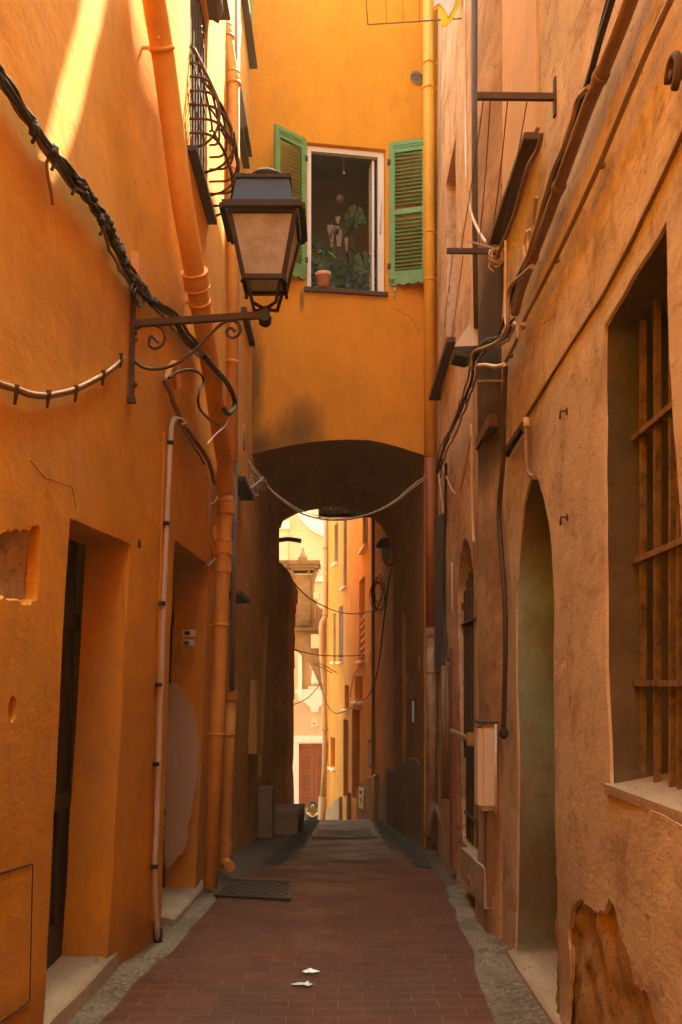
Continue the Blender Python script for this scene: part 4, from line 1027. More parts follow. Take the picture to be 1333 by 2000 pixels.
# plants for the far left: broken end wall, silhouette of rough stone
m = MB()
sil = [(-3, 4.3), (-1.62, 4.3)]
pts = [P(x, y, 20.3) for x, y in ((548, 1103), (553, 1105), (560, 1110), (566, 1118), (571, 1130), (569, 1142), (570, 1152), (566, 1160), (567, 1172), (564, 1180), (565, 1200), (562, 1212), (564, 1230), (562, 1262), (563, 1300), (561, 1302), (562, 1370), (560, 1371), (561, 1430), (560, 1500), (558, 1520), (560, 1545), (561, 1575), (561, 1640))]
m.prism([Vector((-4, 20.3, pts[0].z + .2)), Vector((-1.5, 20.3, pts[0].z + .2))] + pts + [Vector((pts[-1].x, 20.3, -4)), Vector((-4, 20.3, -4))], (0, 3.0, 0)); m.box((-6, 17.9, -4), (-1.5, 20.29, 4.3))  # the last box is unseen, added to keep light out of the gap
o = m.build('stone_wall', 'plaster_tunnel'); setp(o, 'rough ended orange wall standing dark on the left beyond the passage', 'wall')

# unseen blocks added over and beside the far street to keep sky light out
m = MB(); m.box((-6, 18.1, 6.75), (1.25, 27.0, 11.0)); m.box((-8, 18.1, -4), (-3.2, 23.3, 6.74)); o = m.build('sky_blocker', 'plaster_tunnel', hfr)
# left house of the far street, unseen, added to shade the yellow house
hl2 = thing('house', 'tall pale house on the left of the far street, hidden by the passage and added for shade', 'house', (-3, 28, -3))
m = MB(); m.prism([(-1.72, 23.4, -6), (-2.5, 34.5, -6), (-8, 34.5, -6), (-8, 23.4, -6)], (0, 0, 18)); m.build('wall', 'plaster_far', hl2)
# ================================================================== STONE ARCH WITH OBELISK
YA = 39.3
t = thing('stone_arch', 'weathered grey-brown stone arch pier with cornice spanning the far street', 'arch', P(590, 1280, YA))
und = [(545, 1258), (562, 1262), (580, 1272), (596, 1286), (610, 1305), (621, 1330), (628, 1350), (634, 1380)]
m = MB(); out_ = [(545, 1112), (572, 1112), (574, 1122), (610, 1122), (616, 1112), (620, 1112), (616, 1124), (613, 1136), (613, 1160), (617, 1178), (626, 1188), (640, 1192), (640, 1400), (636, 1400)] + und[::-1]
m.prism([P(x, y, YA) for x, y in out_], (0, 1.1, 0)); m.build('pier_wall', 'old_stone', t)
m = MB()
for (x0, x1, y0, y1, o_) in ((540, 626, 1096, 1103, .32), (543, 622, 1103, 1109, .22), (570, 614, 1109, 1114, .12)):
    a, b = P(x0, y1, YA), P(x1, y0, YA); m.box((a.x, YA - o_, a.z), (b.x, YA + 1.1 + o_, b.z))
m.build('cornice', 'old_stone', t)
m = MB(); a, b = P(574, 1212, YA), P(604, 1124, YA)
for lo, hi in (((570, 1215), (574, 1112)), ((602, 1215), (606, 1112)), ((570, 1222), (606, 1212))):
    a, b = P(*lo, YA), P(*hi, YA); m.box((a.x, YA - .08, a.z), (b.x, YA + .0, b.z))
a, b = P(563, 1232, YA), P(625, 1226, YA); m.box((a.x, YA - .16, a.z), (b.x, YA, b.z))
m.build('pilaster_frame', 'old_stone', t)
m = MB(); c = P(592, 1095, YA + .3); r0 = .19
m.box((c.x - .19, c.y - .19, c.z), (c.x + .19, c.y + .19, c.z + .13))
for z, r_ in ((.13, .14),): m.lathe([(.15, .13), (.045, .43), (.02, .44), (.055, .47), (.05, .51), (.001, .54)], c, 4, False)
ob = m.build('obelisk', 'old_stone', t)
a, b = P(608, 1239, YA - .2), P(624, 1266, YA - .2); m = MB(); m.box((a.x, a.y - .06, b.z), (b.x, a.y, a.z)); o = m.build('street_sign', 'white_stucco'); setp(o, 'blank square white sign plate on the weathered stone arch', 'sign')
a, b = P(613, 1157, YA - .2), P(625, 1171, YA - .2); m = MB(); m.box((a.x, a.y - .15, b.z), (b.x, a.y, a.z), bev=.02); o = m.build('junction_box', 'white_stucco'); setp(o, 'small white junction box hanging beside the far tall downpipe', 'box')
m = MB(); m.tube([P(619, 1171, YA - .25), P(618, 1195, YA - .25), P(618, 1215, YA - .25), P(614, 1228, YA - .25)], .02, 6); m.build('wire', 'cable_brown', o)

# ================================================================== CHURCH
YC = 44.0
ch = thing('church', 'cream church front with white stucco door surround, statue niche and curved gable', 'church', (-1.5, YC, -3.96))
def cp(x, y, o=0): p = P(x, y, YC); p.y -= o; return p
m = MB(); a, b = cp(430, 1580), cp(760, 700)
dz = [cp(578, 1592), cp(578, 1452), cp(642, 1452), cp(642, 1592)]
m.box((-9, YC + .3, -5), (6, YC + 12, 13)); m.build('masonry', 'church_plaster', ch)
def MC(u, v, d): return Vector((u, YC + d, v))
nx0, nx1, nz0, nz1 = cp(588, 1350).x, cp(640, 1350).x, cp(600, 1346).z, cp(600, 1268).z
nich = [(nx0, nz0), (nx0, nz1 - .4)] + [((nx0 + nx1) / 2 + (nx1 - nx0) / 2 * math.cos(math.pi * (1 - k / 8)), nz1 - .4 + .4 * math.sin(math.pi * k / 8)) for k in range(1, 8)] + [(nx1, nz1 - .4), (nx1, nz0)]
drx0, drx1, drz = cp(584, 1500).x, cp(643, 1500).x, cp(600, 1452).z
m = sheet(MC, [(-9, -5), (6, -5), (6, 13), (-9, 13)], [(nich, .28), ([(drx0, -4), (drx0, drz), (drx1, drz), (drx1, -4)], .2)], .8, 0)
m.build('wall', 'church_plaster', ch, norm=False)
m = MB()
for (x0, y0, x1, y1, o_) in ((569, 1437, 643, 1452, .10), (569, 1452, 584, 1582, .10), (643, 1437, 658, 1582, .10), (573, 1441, 640, 1449, .14)):
    a, b = cp(x0, y1), cp(x1, y0); m.box((a.x, YC - o_, a.z), (b.x, YC - .002, b.z))
a, b = cp(566, 1581), cp(585, 1570); m.box((a.x, YC - .14, -3.95), (b.x, YC - .101, b.z))
m.build('door_surround', 'white_stucco', ch)
m = MB(); m.box((drx0, YC + .12, -3.96), (drx1, YC + .19, drz)); dr = m.build('door', 'door_church', ch)
m = MB(); xm = cp(613.5, 1500).x
for (x0, x1) in ((drx0 + .07, xm - .06), (xm + .06, drx1 - .07)):
    for (y0, y1) in ((1459, 1463), (1466, 1471), (1475, 1503), (1506, 1509), (1512, 1546), (1549, 1553), (1556, 1578)):
        za, zb = cp(600, y1).z, cp(600, y0).z; m.box((x0 + .1, YC + .095, za), (x1 - .1, YC + .12, zb), bev=.015)
m.box((xm - .03, YC + .08, -3.95), (xm + .03, YC + .12, drz)); m.build('door_panels', 'door_panel', dr)
# bracket shelf under the statue
m = MB(); br = [(578, 1346), (656, 1346), (656, 1352), (651, 1356), (651, 1362), (645, 1370), (632, 1373), (624, 1380), (621, 1390), (609, 1390), (606, 1380), (598, 1373), (585, 1368), (582, 1356), (578, 1352)]
m.prism([cp(x, y) - Vector((0, .002, 0)) for x, y in br], (0, -.4, 0)); m.build('niche_bracket', 'white_stucco', ch)
m = MB()
for x0, x1 in ((583, 590), (641, 648)): a, b = cp(x0, 1346), cp(x1, 1262); m.box((a.x, YC - .12, a.z), (b.x, YC - .002, b.z))
m.build('niche_pilaster', 'white_stucco', ch)
c = cp(613.5, 1413); m = MB(); n = 20
m.prism([c + Vector((.17 * math.cos(6.283 * k / n), -.003, .22 * math.sin(6.283 * k / n))) for k in range(n)], (0, -.05, 0)); md = m.build('medallion', 'white_stucco', ch)
m = MB()
for k in range(14): a = 6.283 * k / 14; m.ball(c + Vector((.12 * math.cos(a), -.06, .16 * math.sin(a))), .022, 1)
m.ball(c + Vector((0, -.06, 0)), .05, 2); m.build('carving', 'cable_grey', md)
# curved gable band and cornices high up
m = MB(); pts = []
for k in range(15):
    a = math.pi * (1.0 + .5 * k / 14); pts.append(cp(640, 960) + Vector((cp(640, 960).x * 0 + 1.55 * math.cos(a), 0, 2.0 * math.sin(a))))
q = [cp(x, y) for x, y in ((577, 985), (580, 1000), (588, 1015), (600, 1029), (615, 1041), (632, 1049), (660, 1054), (660, 1030), (640, 1026), (625, 1018), (612, 1006), (603, 992), (598, 975))]
m.prism([v - Vector((0, .002, 0)) for v in q], (0, -.25, 0)); m.build('scroll_band', 'white_stucco', ch)
m = MB(); a, b = cp(430, 1034), cp(566, 1018); m.box((a.x, YC - .3, a.z), (b.x, YC - .002, b.z)); a, b = cp(430, 1018), cp(560, 1010); m.box((a.x, YC - .45, a.z), (b.x, YC - .002, b.z)); a, b = cp(545, 1340), cp(563, 1034); 
m.build('cornice', 'white_stucco', ch)
m = MB(); a, b = cp(556, 1580), cp(563, 1270); m.box((a.x - .3, YC - .12, -3.96), (b.x, YC - .002, 13)); m.build('corner_pilaster', 'church_plaster', ch)
m = MB()
for k in range(9): a = cp(612 + k * 4, 1132); m.box((a.x - .03, YC - .12, a.z), (a.x + .03, YC - .03, a.z + .14))
a, b = cp(608, 1136), cp(660, 1132); m.box((a.x, YC - .15, a.z), (b.x, YC - .002, b.z)); m.build('dentil_course', 'white_stucco', ch)

# statue: robed standing figure, one mesh
def skin_fig(name, joints, edges, mat, parent=None, sub=2, loc=(0, 0, 0), extra=None):
    me = bpy.data.meshes.new(name); me.from_pydata([j[0] for j in joints], edges, []); o = bpy.data.objects.new(name, me); COL.objects.link(o)
    md = o.modifiers.new('skin', 'SKIN'); md.use_smooth_shade = True
    for i, j in enumerate(joints):
        r = j[1] if isinstance(j[1], tuple) else (j[1], j[1]); me.skin_vertices[0].data[i].radius = r
    me.skin_vertices[0].data[0].use_root = True
    o.modifiers.new('sub', 'SUBSURF').levels = sub
    dg = bpy.context.evaluated_depsgraph_get(); ev = o.evaluated_get(dg); nm = bpy.data.meshes.new_from_object(ev)
    bpy.data.objects.remove(o); bm = bmesh.new(); bm.from_mesh(nm); bpy.data.meshes.remove(nm)
    for f in bm.faces: f.smooth = True
    return bm
sx = cp(617, 1345)
B0 = Vector((sx.x, YC + .02, sx.z + .12))
J = [((0, 0, .80), (.12, .10)), ((0, 0, 1.0), (.11, .08)), ((0, .0, 1.22), (.15, .09)), ((0, 0, 1.36), .05), ((0, -.01, 1.46), (.075, .085)), ((0, -.01, 1.55), .07),
     ((.17, 0, 1.27), .05), ((.25, -.05, 1.05), .045), ((.12, -.17, 1.0), .04), ((-.17, 0, 1.27), .05), ((-.25, -.03, 1.03), .045), ((-.22, -.1, .82), .035),
     ((.07, 0, .5), (.12, .11)), ((.09, .0, .08), (.12, .12)), ((-.08, -.02, .5), (.1, .1)), ((-.11, -.03, .08), (.09, .1))]
E_ = [(0, 1), (1, 2), (2, 3), (3, 4), (4, 5), (2, 6), (6, 7), (7, 8), (2, 9), (9, 10), (10, 11), (0, 12), (12, 13), (0, 14), (14, 15)]
J = [(tuple(B0 + Vector(p)), r) for p, r in J]
mm = MB(); mm.b.free(); mm.b = skin_fig('statue', J, E_, None)
o = mm.build('statue', 'white_stucco'); setp(o, 'white robed statue standing in the niche above the church door', 'statue')
m = MB(); m.box((B0.x - .32, YC - .25, sx.z), (B0.x + .32, YC + .2, sx.z + .1)); m.build('plinth', 'white_stucco', o)

# ================================================================== PERSON seated on the church steps
px_ = P(612, 1600, 41.0); S = Vector((px_.x, 40.75, -3.96))
def W(x, y, z): return tuple(S + Vector((x, y, z)))
pr_ = thing('person', 'person in olive shirt and dark trousers sitting bent forward before the church door', 'person', S)
# body (one continuous skin): pelvis, spine, head, arms, legs
PJ = [(W(0, .1, .12), (.15, .12)), (W(0, .06, .30), (.13, .10)), (W(0, -.02, .46), (.155, .10)), (W(0, -.08, .535), .05), (W(0, -.17, .56), (.07, .08)), (W(0, -.19, .635), (.085, .085)),
      (W(.17, -.03, .48), .055), (W(.24, -.1, .27), .045), (W(.10, -.33, .17), .036), (W(.03, -.40, .15), .03),
      (W(-.17, -.03, .48), .055), (W(-.24, -.1, .27), .045), (W(-.10, -.33, .17), .036), (W(-.03, -.40, .15), .03),
      (W(.13, -.02, .10), .09), (W(.20, -.42, .12), .065), (W(.18, -.50, -.32), .045), (W(.18, -.62, -.36), .04),
      (W(-.13, -.02, .10), .09), (W(-.20, -.42, .12), .065), (W(-.18, -.50, -.32), .045), (W(-.18, -.62, -.36), .04)]
PE = [(0, 1), (1, 2), (2, 3), (3, 4), (4, 5), (2, 6), (6, 7), (7, 8), (8, 9), (2, 10), (10, 11), (11, 12), (12, 13), (0, 14), (14, 15), (15, 16), (16, 17), (0, 18), (18, 19), (19, 20), (20, 21)]
mm = MB(); mm.b.free(); mm.b = skin_fig('p', PJ, PE, None)
# hands: five bent fingers each, joined into the body mesh
for sd in (-1, 1):
    base = Vector(W(sd * .03, -.40, .15))
    for k in range(4):
        y0 = base + Vector((sd * (.005 - k * .004), -.012 * k + .02, -.004 * k)); ln = (.07, .08, .075, .06)[k]
        mm.tube([y0, y0 + Vector((-sd * ln * .5, -.02, -.012)), y0 + Vector((-sd * ln * .8, -.012, -.04))], [.010, .009, .007], 8)
    mm.tube([base + Vector((sd * .01, .02, .015)), base + Vector((-sd * .015, -.005, .045)), base + Vector((-sd * .035, -.02, .05))], [.012, .01, .008], 8)
# face features
f0 = Vector(W(0, -.19, .595))
mm.ball(f0 + Vector((0, -.085, -.01)), .016, 1, (1, 1.2, 1.4))
for sd in (-1, 1): mm.ball(f0 + Vector((sd * .078, .0, 0)), .02, 1, (.5, 1, 1.4))
mm.build('body', 'skin', pr_)
m = MB()
for sd in (-1, 1): m.ball(f0 + Vector((sd * .03, -.076, .015)), .010, 1)
m.build('eyes', 'hair', pr_)
m = MB(); m.bar(f0 + Vector((-.022, -.082, -.043)), f0 + Vector((.022, -.082, -.043)), .008); m.build('mouth', 'pipe_red', pr_)
SJ = [(W(0, .1, .16), (.17, .14)), (W(0, .06, .30), (.16, .13)), (W(0, -.02, .45), (.18, .125)), (W(0, -.06, .52), (.08, .08)), (W(.18, -.04, .47), .08), (W(.25, -.11, .28), .07), (W(-.18, -.04, .47), .08), (W(-.25, -.11, .28), .07)]
mm = MB(); mm.b.free(); mm.b = skin_fig('s', SJ, [(0, 1), (1, 2), (2, 3), (2, 4), (4, 5), (2, 6), (6, 7)], None); mm.build('shirt', 'olive', pr_)
TJ = [(W(0, .1, .10), (.17, .13))] + [(W(s_ * .13, -.02, .10), .11) for s_ in (1,)] + [(W(.20, -.44, .12), .08), (W(.18, -.52, -.30), .065), (W(-.13, -.02, .10), .11), (W(-.20, -.44, .12), .08), (W(-.18, -.52, -.30), .065)]
mm = MB(); mm.b.free(); mm.b = skin_fig('t', TJ, [(0, 1), (1, 2), (2, 3), (0, 4), (4, 5), (5, 6)], None); mm.build('trousers', 'navy', pr_)
m = MB(); m.lathe([(.13, .36), (.15, .42), (.15, .52), (.14, .60), (.125, .67), (.10, .73), (.06, .77), (.001, .785)], S + Vector((0, .05, 0)), 18); m.ball(S + Vector((0, -.10, .705)), .10, 2, (1.1, 1.1, .75))
for s_ in (-1, 1): m.tube([S + Vector((s_ * .08, -.09, .70)), S + Vector((s_ * .125, -.09, .60)), S + Vector((s_ * .175, -.08, .50)), S + Vector((s_ * .205, -.06, .40))], [.045, .045, .04, .02], 10)
m.build('hair', 'hair', pr_)
m = MB(); m.ball(S + Vector((-.33, .12, .17)), .16, 2, (.7, .8, 1.2)); o = m.build('backpack', 'grey_pipe'); setp(o, 'dark rounded bag resting beside the seated person', 'bag')
m = MB(); m.tube([S + Vector((-.30, .0, .3)), S + Vector((-.27, -.05, .42)), S + Vector((-.30, .05, .37))], .012, 6); m.build('strap', 'black', o)

# ================================================================== STONE BENCH and block by the left wall
z0 = gz(15.6)
t = thing('stone_bench', 'low stone bench block jutting from the left wall near the brow', 'bench', (-.9, 16, gz(16)))
a = P(590, 1610, 15.2)
m = MB(); m.prism([(-1.2, 15.2, -1.3), (-.74, 15.2, -1.3), (-.66, 15.2, -.44), (-.70, 15.2, -.39), (-1.2, 15.2, -.40)], (.03, 1.9, -.13)); m.build('block', 'plaster_dado', t)
m = MB(); m.prism([(-1.22, 15.15, -.40), (-.66, 15.15, -.39), (-.64, 17.15, -.52), (-1.2, 17.15, -.53)], (0, 0, .05)); m.build('slab', 'step_stone', t)
m = MB(); m.box((-1.25, 14.6, -.9), (-1.03, 15.1, .06)); o = m.build('stone_block', 'plaster_dado'); setp(o, 'dark stub of masonry against the left wall behind the low bench', 'block')
# ================================================================== STREET LANTERN
K = 1.065
def LP(px, py, y): return P(px, py, y * K)
lt = thing('street_lantern', 'dark square street lantern on a scrolled wrought iron wall bracket', 'lantern', LP(252, 700, 4.99))
ctr = LP(518, 400, 4.87); cx, cy = ctr.x, ctr.y
def frus(mb, zb, rb, zt, rt, cap=True, yaw=0.0, cxx=None):
    A = [Vector((cx + sx_ * rb, cy + sy_ * rb, zb)) for sx_, sy_ in ((-1, -1), (1, -1), (1, 1), (-1, 1))]
    B = [Vector((cx + sx_ * rt, cy + sy_ * rt, zt)) for sx_, sy_ in ((-1, -1), (1, -1), (1, 1), (-1, 1))]
    vA = [mb.b.verts.new(v) for v in A]; vB = [mb.b.verts.new(v) for v in B]
    for k in range(4): mb.b.faces.new((vA[k], vA[(k + 1) % 4], vB[(k + 1) % 4], vB[k]))
    if cap: mb.b.faces.new(vA[::-1]); mb.b.faces.new(vB)
ze = LP(518, 397, 4.7).z; zb = LP(520, 545, 4.80).z; HE, HB = .205, .105
zr = LP(518, 355, 4.78).z
m = MB(); frus(m, ze + .0, HE * .80, zr, .135); m.build('roof', 'lamp_roof', lt)
m = MB(); frus(m, zr, .145, zr + .018, .145); m.build('roof_rim', 'lamp_metal', lt)
m = MB(); m.lathe([(.04, 0), (.045, .02), (.088, .035), (.092, .05), (.07, .07), (.0005, .078)], (cx + .01, cy, zr + .018), 24); m.build('chimney_cap', 'lamp_metal', lt)
m = MB()
for s_ in (-1, 1):
    m.box((cx - HE, cy + s_ * HE - .016, ze - .03), (cx + HE, cy + s_ * HE + .016, ze + .002)); m.box((cx + s_ * HE - .016, cy - HE + .016, ze - .03), (cx + s_ * HE + .016, cy + HE - .016, ze + .002))
for s_ in (-1, 1):
    m.box((cx - HE + .03, cy + s_ * (HE - .035) - .014, ze - .045), (cx + HE - .03, cy + s_ * (HE - .035) + .014, ze - .028)); m.box((cx + s_ * (HE - .035) - .014, cy - HE + .05, ze - .045), (cx + s_ * (HE - .035) + .014, cy + HE - .05, ze - .028))
m.build('eave_frame', 'lamp_metal', lt)
HT = HE - .035
m = MB()
for sx_, sy_ in ((-1, -1), (1, -1), (1, 1), (-1, 1)):
    m.bar((cx + sx_ * HT, cy + sy_ * HT, ze - .03), (cx + sx_ * HB, cy + sy_ * HB, zb), .024)
for s_ in (-1, 1):
    m.bar((cx - HB, cy + s_ * HB, zb), (cx + HB, cy + s_ * HB, zb), .024); m.bar((cx + s_ * HB, cy - HB, zb), (cx + s_ * HB, cy + HB, zb), .024)
m.build('cage', 'lamp_metal', lt)
for k, (a, b) in enumerate((((-1, -1), (1, -1)), ((1, -1), (1, 1)), ((1, 1), (-1, 1)), ((-1, 1), (-1, -1)))):
    m = MB(); q = .985
    A = Vector((cx + a[0] * HB * q, cy + a[1] * HB * q, zb + .01)); B = Vector((cx + b[0] * HB * q, cy + b[1] * HB * q, zb + .01)); C_ = Vector((cx + b[0] * HT * q, cy + b[1] * HT * q, ze - .04)); D_ = Vector((cx + a[0] * HT * q, cy + a[1] * HT * q, ze - .04))
    nn = Vector(((a[0] + b[0]), (a[1] + b[1]), 0)).normalized() * .004; m.prism([A, B, C_, D_], -nn); m.build('glass_pane', 'glass', lt)
m = MB(); leaf(m, (cx - .04, cy - HB + .03, zb + .02), (cx + .05, cy - HB + .04, zb + .06), .03); o = m.build('dry_leaf', 'pipe_red'); setp(o, 'small dry brown leaf lying inside the street lantern', 'leaf')
m = MB(); m.lathe([(.03, .0), (.03, -.06), (.02, -.07)], (cx, cy, ze - .01), 12); m.build('lamp_holder', 'lamp_metal', lt)
m = MB(); m.lathe([(.02, -.07), (.04, -.12), (.045, -.16), (.03, -.2), (.001, -.215)], (cx, cy, ze - .01), 14); m.build('bulb', 'white_pvc', lt)
m = MB(); m.box((cx - HB + .01, cy - HB + .01, zb + .004), (cx + HB - .01, cy + HB - .01, zb + .008)); m.build('bottom_pane', 'glass', lt)
end = LP(527, 611, 4.87)
m = MB()
for sx_, sy_ in ((-1, -1), (1, -1), (1, 1), (-1, 1)):
    p0 = Vector((cx + sx_ * HB, cy + sy_ * HB, zb - .0)); p1 = p0 + Vector((sx_ * .006, sy_ * .006, -.03)); ce = Vector((end.x, cy, zb - .13))
    p2 = Vector((cx + sx_ * HB * .80, cy + sy_ * HB * .8, zb - .02)); p3 = Vector((cx + sx_ * .062, cy + sy_ * .062, zb - .115)); p4 = Vector((cx, cy, zb - .13))
    m.tube([p1, p0, p2, p3, p4], .010, 8)
m.build('yoke', 'lamp_metal', lt)
m = MB(); m.lathe([(.02, -.09), (.032, -.085), (.036, -.05), (.024, -.03), (.03, 0), (.012, .01)], (cx, cy, zb - .125), 12); m.tube([(cx, cy - .05, zb - .18), (cx, cy + .05, zb - .18)], .03, 10); m.build('socket', 'lamp_metal', lt)
wallp = LP(256, 628, 4.99); A0 = Vector((cx, cy, zb - .160))
wallp = Vector((XL(wallp.y, 3.5) + .02, wallp.y, A0.z + .0)); 
m = MB(); m.bar(wallp, A0, .030, .034); m.build('arm', 'rusty', lt)
def YI(px): t_ = (px - 252) / (520 - 252); return wallp.y + (A0.y - wallp.y) * t_
def LQ(px, py): return P(px, py, YI(px))
def smooth(pts, n=5):
    pts = [Vector(p) for p in pts]; out_ = []
    for i in range(len(pts) - 1):
        p0 = pts[max(0, i - 1)]; p1 = pts[i]; p2 = pts[i + 1]; p3 = pts[min(len(pts) - 1, i + 2)]
        for k in range(n):
            t_ = k / n; out_.append(.5 * ((2 * p1) + (p2 - p0) * t_ + (2 * p0 - 5 * p1 + 4 * p2 - p3) * t_ ** 2 + (3 * p1 - p0 - 3 * p2 + p3) * t_ ** 3))
    out_.append(pts[-1]); return out_
m = MB(); sc1 = [(310, 669), (303, 662), (297, 656), (292, 663), (293, 674), (302, 680), (315, 676), (322, 664), (321, 648), (312, 638), (295, 634), (275, 638), (261, 650), (255, 668), (256, 690), (264, 706), (280, 717), (300, 721), (325, 718), (350, 708), (372, 692), (392, 673), (412, 652), (428, 637), (442, 628), (456, 626), (466, 632), (470, 644), (466, 654), (456, 659), (446, 655), (443, 647), (448, 641), (456, 642), (459, 648)]
m.tube(smooth([LQ(x, y) for x, y in sc1], 4), .009, 6, flat=.6); m.build('scroll', 'iron', lt)
m = MB(); a, b = P(254, 540, wallp.y), P(249, 782, wallp.y); m.bar((wallp.x, wallp.y, a.z), (wallp.x - .01, wallp.y, b.z), .022, .035)
for z in (a.z - .35, b.z + .08, b.z + .36): m.ball((wallp.x + .012, wallp.y - .02, z), .016, 1)
m.bar((wallp.x - .03, wallp.y, b.z), (wallp.x + .01, wallp.y, b.z), .04, .03)
m.build('wall_plate', 'rusty', lt)

# ================================================================== DRAINPIPES
def pipe(name, pts, r, mat, label, collars=(), clips=(), base=None, n=14, clipr=1.25):
    pts = [Vector(p) for p in pts]; low = min(pts, key=lambda p: p.z); t = thing('drainpipe', label, 'drainpipe', low)
    m = MB(); m.tube(pts, r, n); m.build('pipe', mat, t)
    def at(f):
        L_ = [0]
        for a, b in zip(pts, pts[1:]): L_.append(L_[-1] + (b - a).length)
        s_ = f * L_[-1]
        for i in range(len(pts) - 1):
            if s_ <= L_[i + 1] + 1e-6: break
        d = (pts[i + 1] - pts[i]).normalized(); return pts[i] + d * (s_ - L_[i]), d
    for f in collars:
        p, d = at(f); m = MB(); m.tube([p - d * .05, p - d * .04, p + d * .04, p + d * .05], [r * 1.12, r * 1.22, r * 1.22, r * 1.14], n); m.tube([p - d * .055, p - d * .045], r * 1.32, n); m.tube([p + d * .045, p + d * .055], r * 1.3, n); m.build('collar', mat, t)
    for f in clips:
        p, d = at(f); m = MB(); m.tube([p - d * .012, p + d * .012], r * 1.12, n); q = Vector((d.y, -d.x, 0)) if abs(d.z) > .8 else Vector((0, 0, 1)); 
        sgn = 1 if p.x < 0 else -1
        m.bar(p, p - Vector((sgn * (r + .05), 0, 0)), .014); m.bar(p + Vector((0, -r, 0)), p + Vector((0, -r - .03, 0)), .012); m.build('clip', mat, t)
    return t
def vert(px, py0, py1, r, off, side='L'):
    """a plumb pipe whose top and bottom are seen at the given pixels"""
    f = L if side == 'L' else RW; a = f(px[0], py0, off); b = f(px[1], py1, off); return a, b
R1 = .062
big = [L(290, -60, .11), L(301, 0, .11), L(322, 130, .11), L(340, 270, .11), L(357, 400, .11), L(368, 460, .11), L(392, 600, .11), L(417, 750, .11), L(431, 850, .11), L(438, 890, .11)]
pb = big[-1]
a, b = L(440, 905, .10), L(412, 1733, .10)
yb_ = b.y; xb_ = b.x
big = big[:-1] + [pb, Vector((a.x, a.y, a.z)), Vector((a.x, a.y, a.z - .25))]
pipe('', big, .066, 'pipe_orange', 'thick orange pipe slanting down the near left wall from upper left', (.43,), (.47, .1), n=18)
a2 = Vector((a.x, a.y, a.z + .05))
low = [P(441, 915, yb_ + .05), P(441, 1000, yb_ + .03), P(436, 1090, yb_ + .02), P(425, 1400, yb_), P(411, 1734, yb_)]
t = pipe('', low, .0605, 'pipe_orange', 'thick orange downpipe standing in front at the foot of the left wall', (.03, .095, .19, .235), (.375, .635), n=18)
p = P(418, 1050, yb_ + .03); m = MB(); m.tube([P(404, 1010, yb_ + .05), P(412, 1045, yb_ + .05), P(430, 1085, yb_ + .02)], [.04, .058, .058], 14); m.build('branch_pipe', 'pipe_orange', t)
yA = 9.0
pa = [P(424, -60, yA), P(432, 0, yA), P(443, 70, yA), P(453, 135, yA), P(456, 160, yA), P(456, 210, yA), P(455, 420, yA), P(452, 900, yA)]
pipe('', pa, .055, 'pipe_orange', 'orange downpipe with an upper kink behind the street lantern', (.13, .225), (.085, .41, .8), n=16)
yD = 8.85
pg = [P(464, -60, yD + .3), P(463, 500, yD + .3), P(459, 1000, yD + .3), P(453, 1350, yD + .3)]
pipe('', pg, .026, 'grey_pipe', 'slim grey metal pipe running the height of the wall behind the orange ones', (), (.3, .62, .9), n=12)
pd = [P(452, 1345, yD + .35), P(446, 1500, yD + .35), P(441, 1640, yD + .35), P(439, 1672, yD + .35), P(441, 1686, yD + .30), P(449, 1692, yD + .15)]
pipe('', pd, .052, 'pipe_orange', 'second orange downpipe with an elbow foot beside the thick one', (.03, .83), (.24, .78), n=14)
t = bpy.data.objects['drainpipe.004'] if 'drainpipe.004' in bpy.data.objects else None
# pipe in the right corner of the front
yR = 12.42
pipe('', [P(837, -80, yR), P(838, 300, yR), P(840, 893, yR)], .073, 'pipe_yellow', 'yellow downpipe in the right corner of the yellow-orange front', (), (.21, .26, .55, .645), n=16)
pipe('', [P(841, 894, yR), P(843, 1225, yR)], .073, 'pipe_red', 'red-brown downpipe section below the yellow one', (), (), n=16)
pipe('', [P(843, 1226, yR), P(844, 1400, yR), P(843, 1660, yR)], .066, 'pipe_bare', 'flaking pale downpipe section reaching the ground at the right corner', (.02,), (.2,), n=16)
m = MB(); m.tube([P(850, 1570, 11.3), P(842, 1590, 11.3), P(834, 1635, 11.2)], .035, 10); m.tube([P(852, 1575, 11.2), P(862, 1600, 10.9), P(868, 1622, 10.7)], .03, 10); o = m.build('pipe_fork', 'brown_pipe'); setp(o, 'forked dark pipe ends at the foot of the right corner', 'pipe')
# dark downpipe on the right houses
pipe('', [P(929, -60, 7.3), P(930, 400, 7.3), P(934, 640, 7.3)], .032, 'sill_brown', 'dark brown downpipe beyond the pier on the right', (), (), n=12)
# white long conduit with clips, left
wc = smooth([L(352, 822, .02), L(343, 818, .03), L(337, 826, .03), L(334, 850, .03), L(329, 950, .03), L(320, 1180, .03), L(313, 1400, .03), L(307, 1600, .03), L(303, 1700, .03), L(308, 1835, .03)], 4)
t = thing('conduit', 'long pale clipped conduit running down the left wall between the doorways', 'conduit', wc[-1])
m = MB(); m.tube(wc, .0165, 10); m.build('pipe', 'conduit', t)
for (x, y) in ((333, 865), (325, 1022), (317, 1178), (310, 1337), (305, 1492), (302, 1692)):
    q = L(x, y, .03); m = MB(); m.tube([q - Vector((0, 0, .012)), q + Vector((0, 0, .012))], .021, 10); m.bar(q + Vector((0, .02, 0)), q + Vector((-.04, .06, 0)), .012); m.build('clip', 'black', t)
q = L(309, 1835, .03); m = MB(); m.tube([q + Vector((0, 0, .07)), q - Vector((0, 0, .06))], .03, 8); m.build('foot', 'black', t)

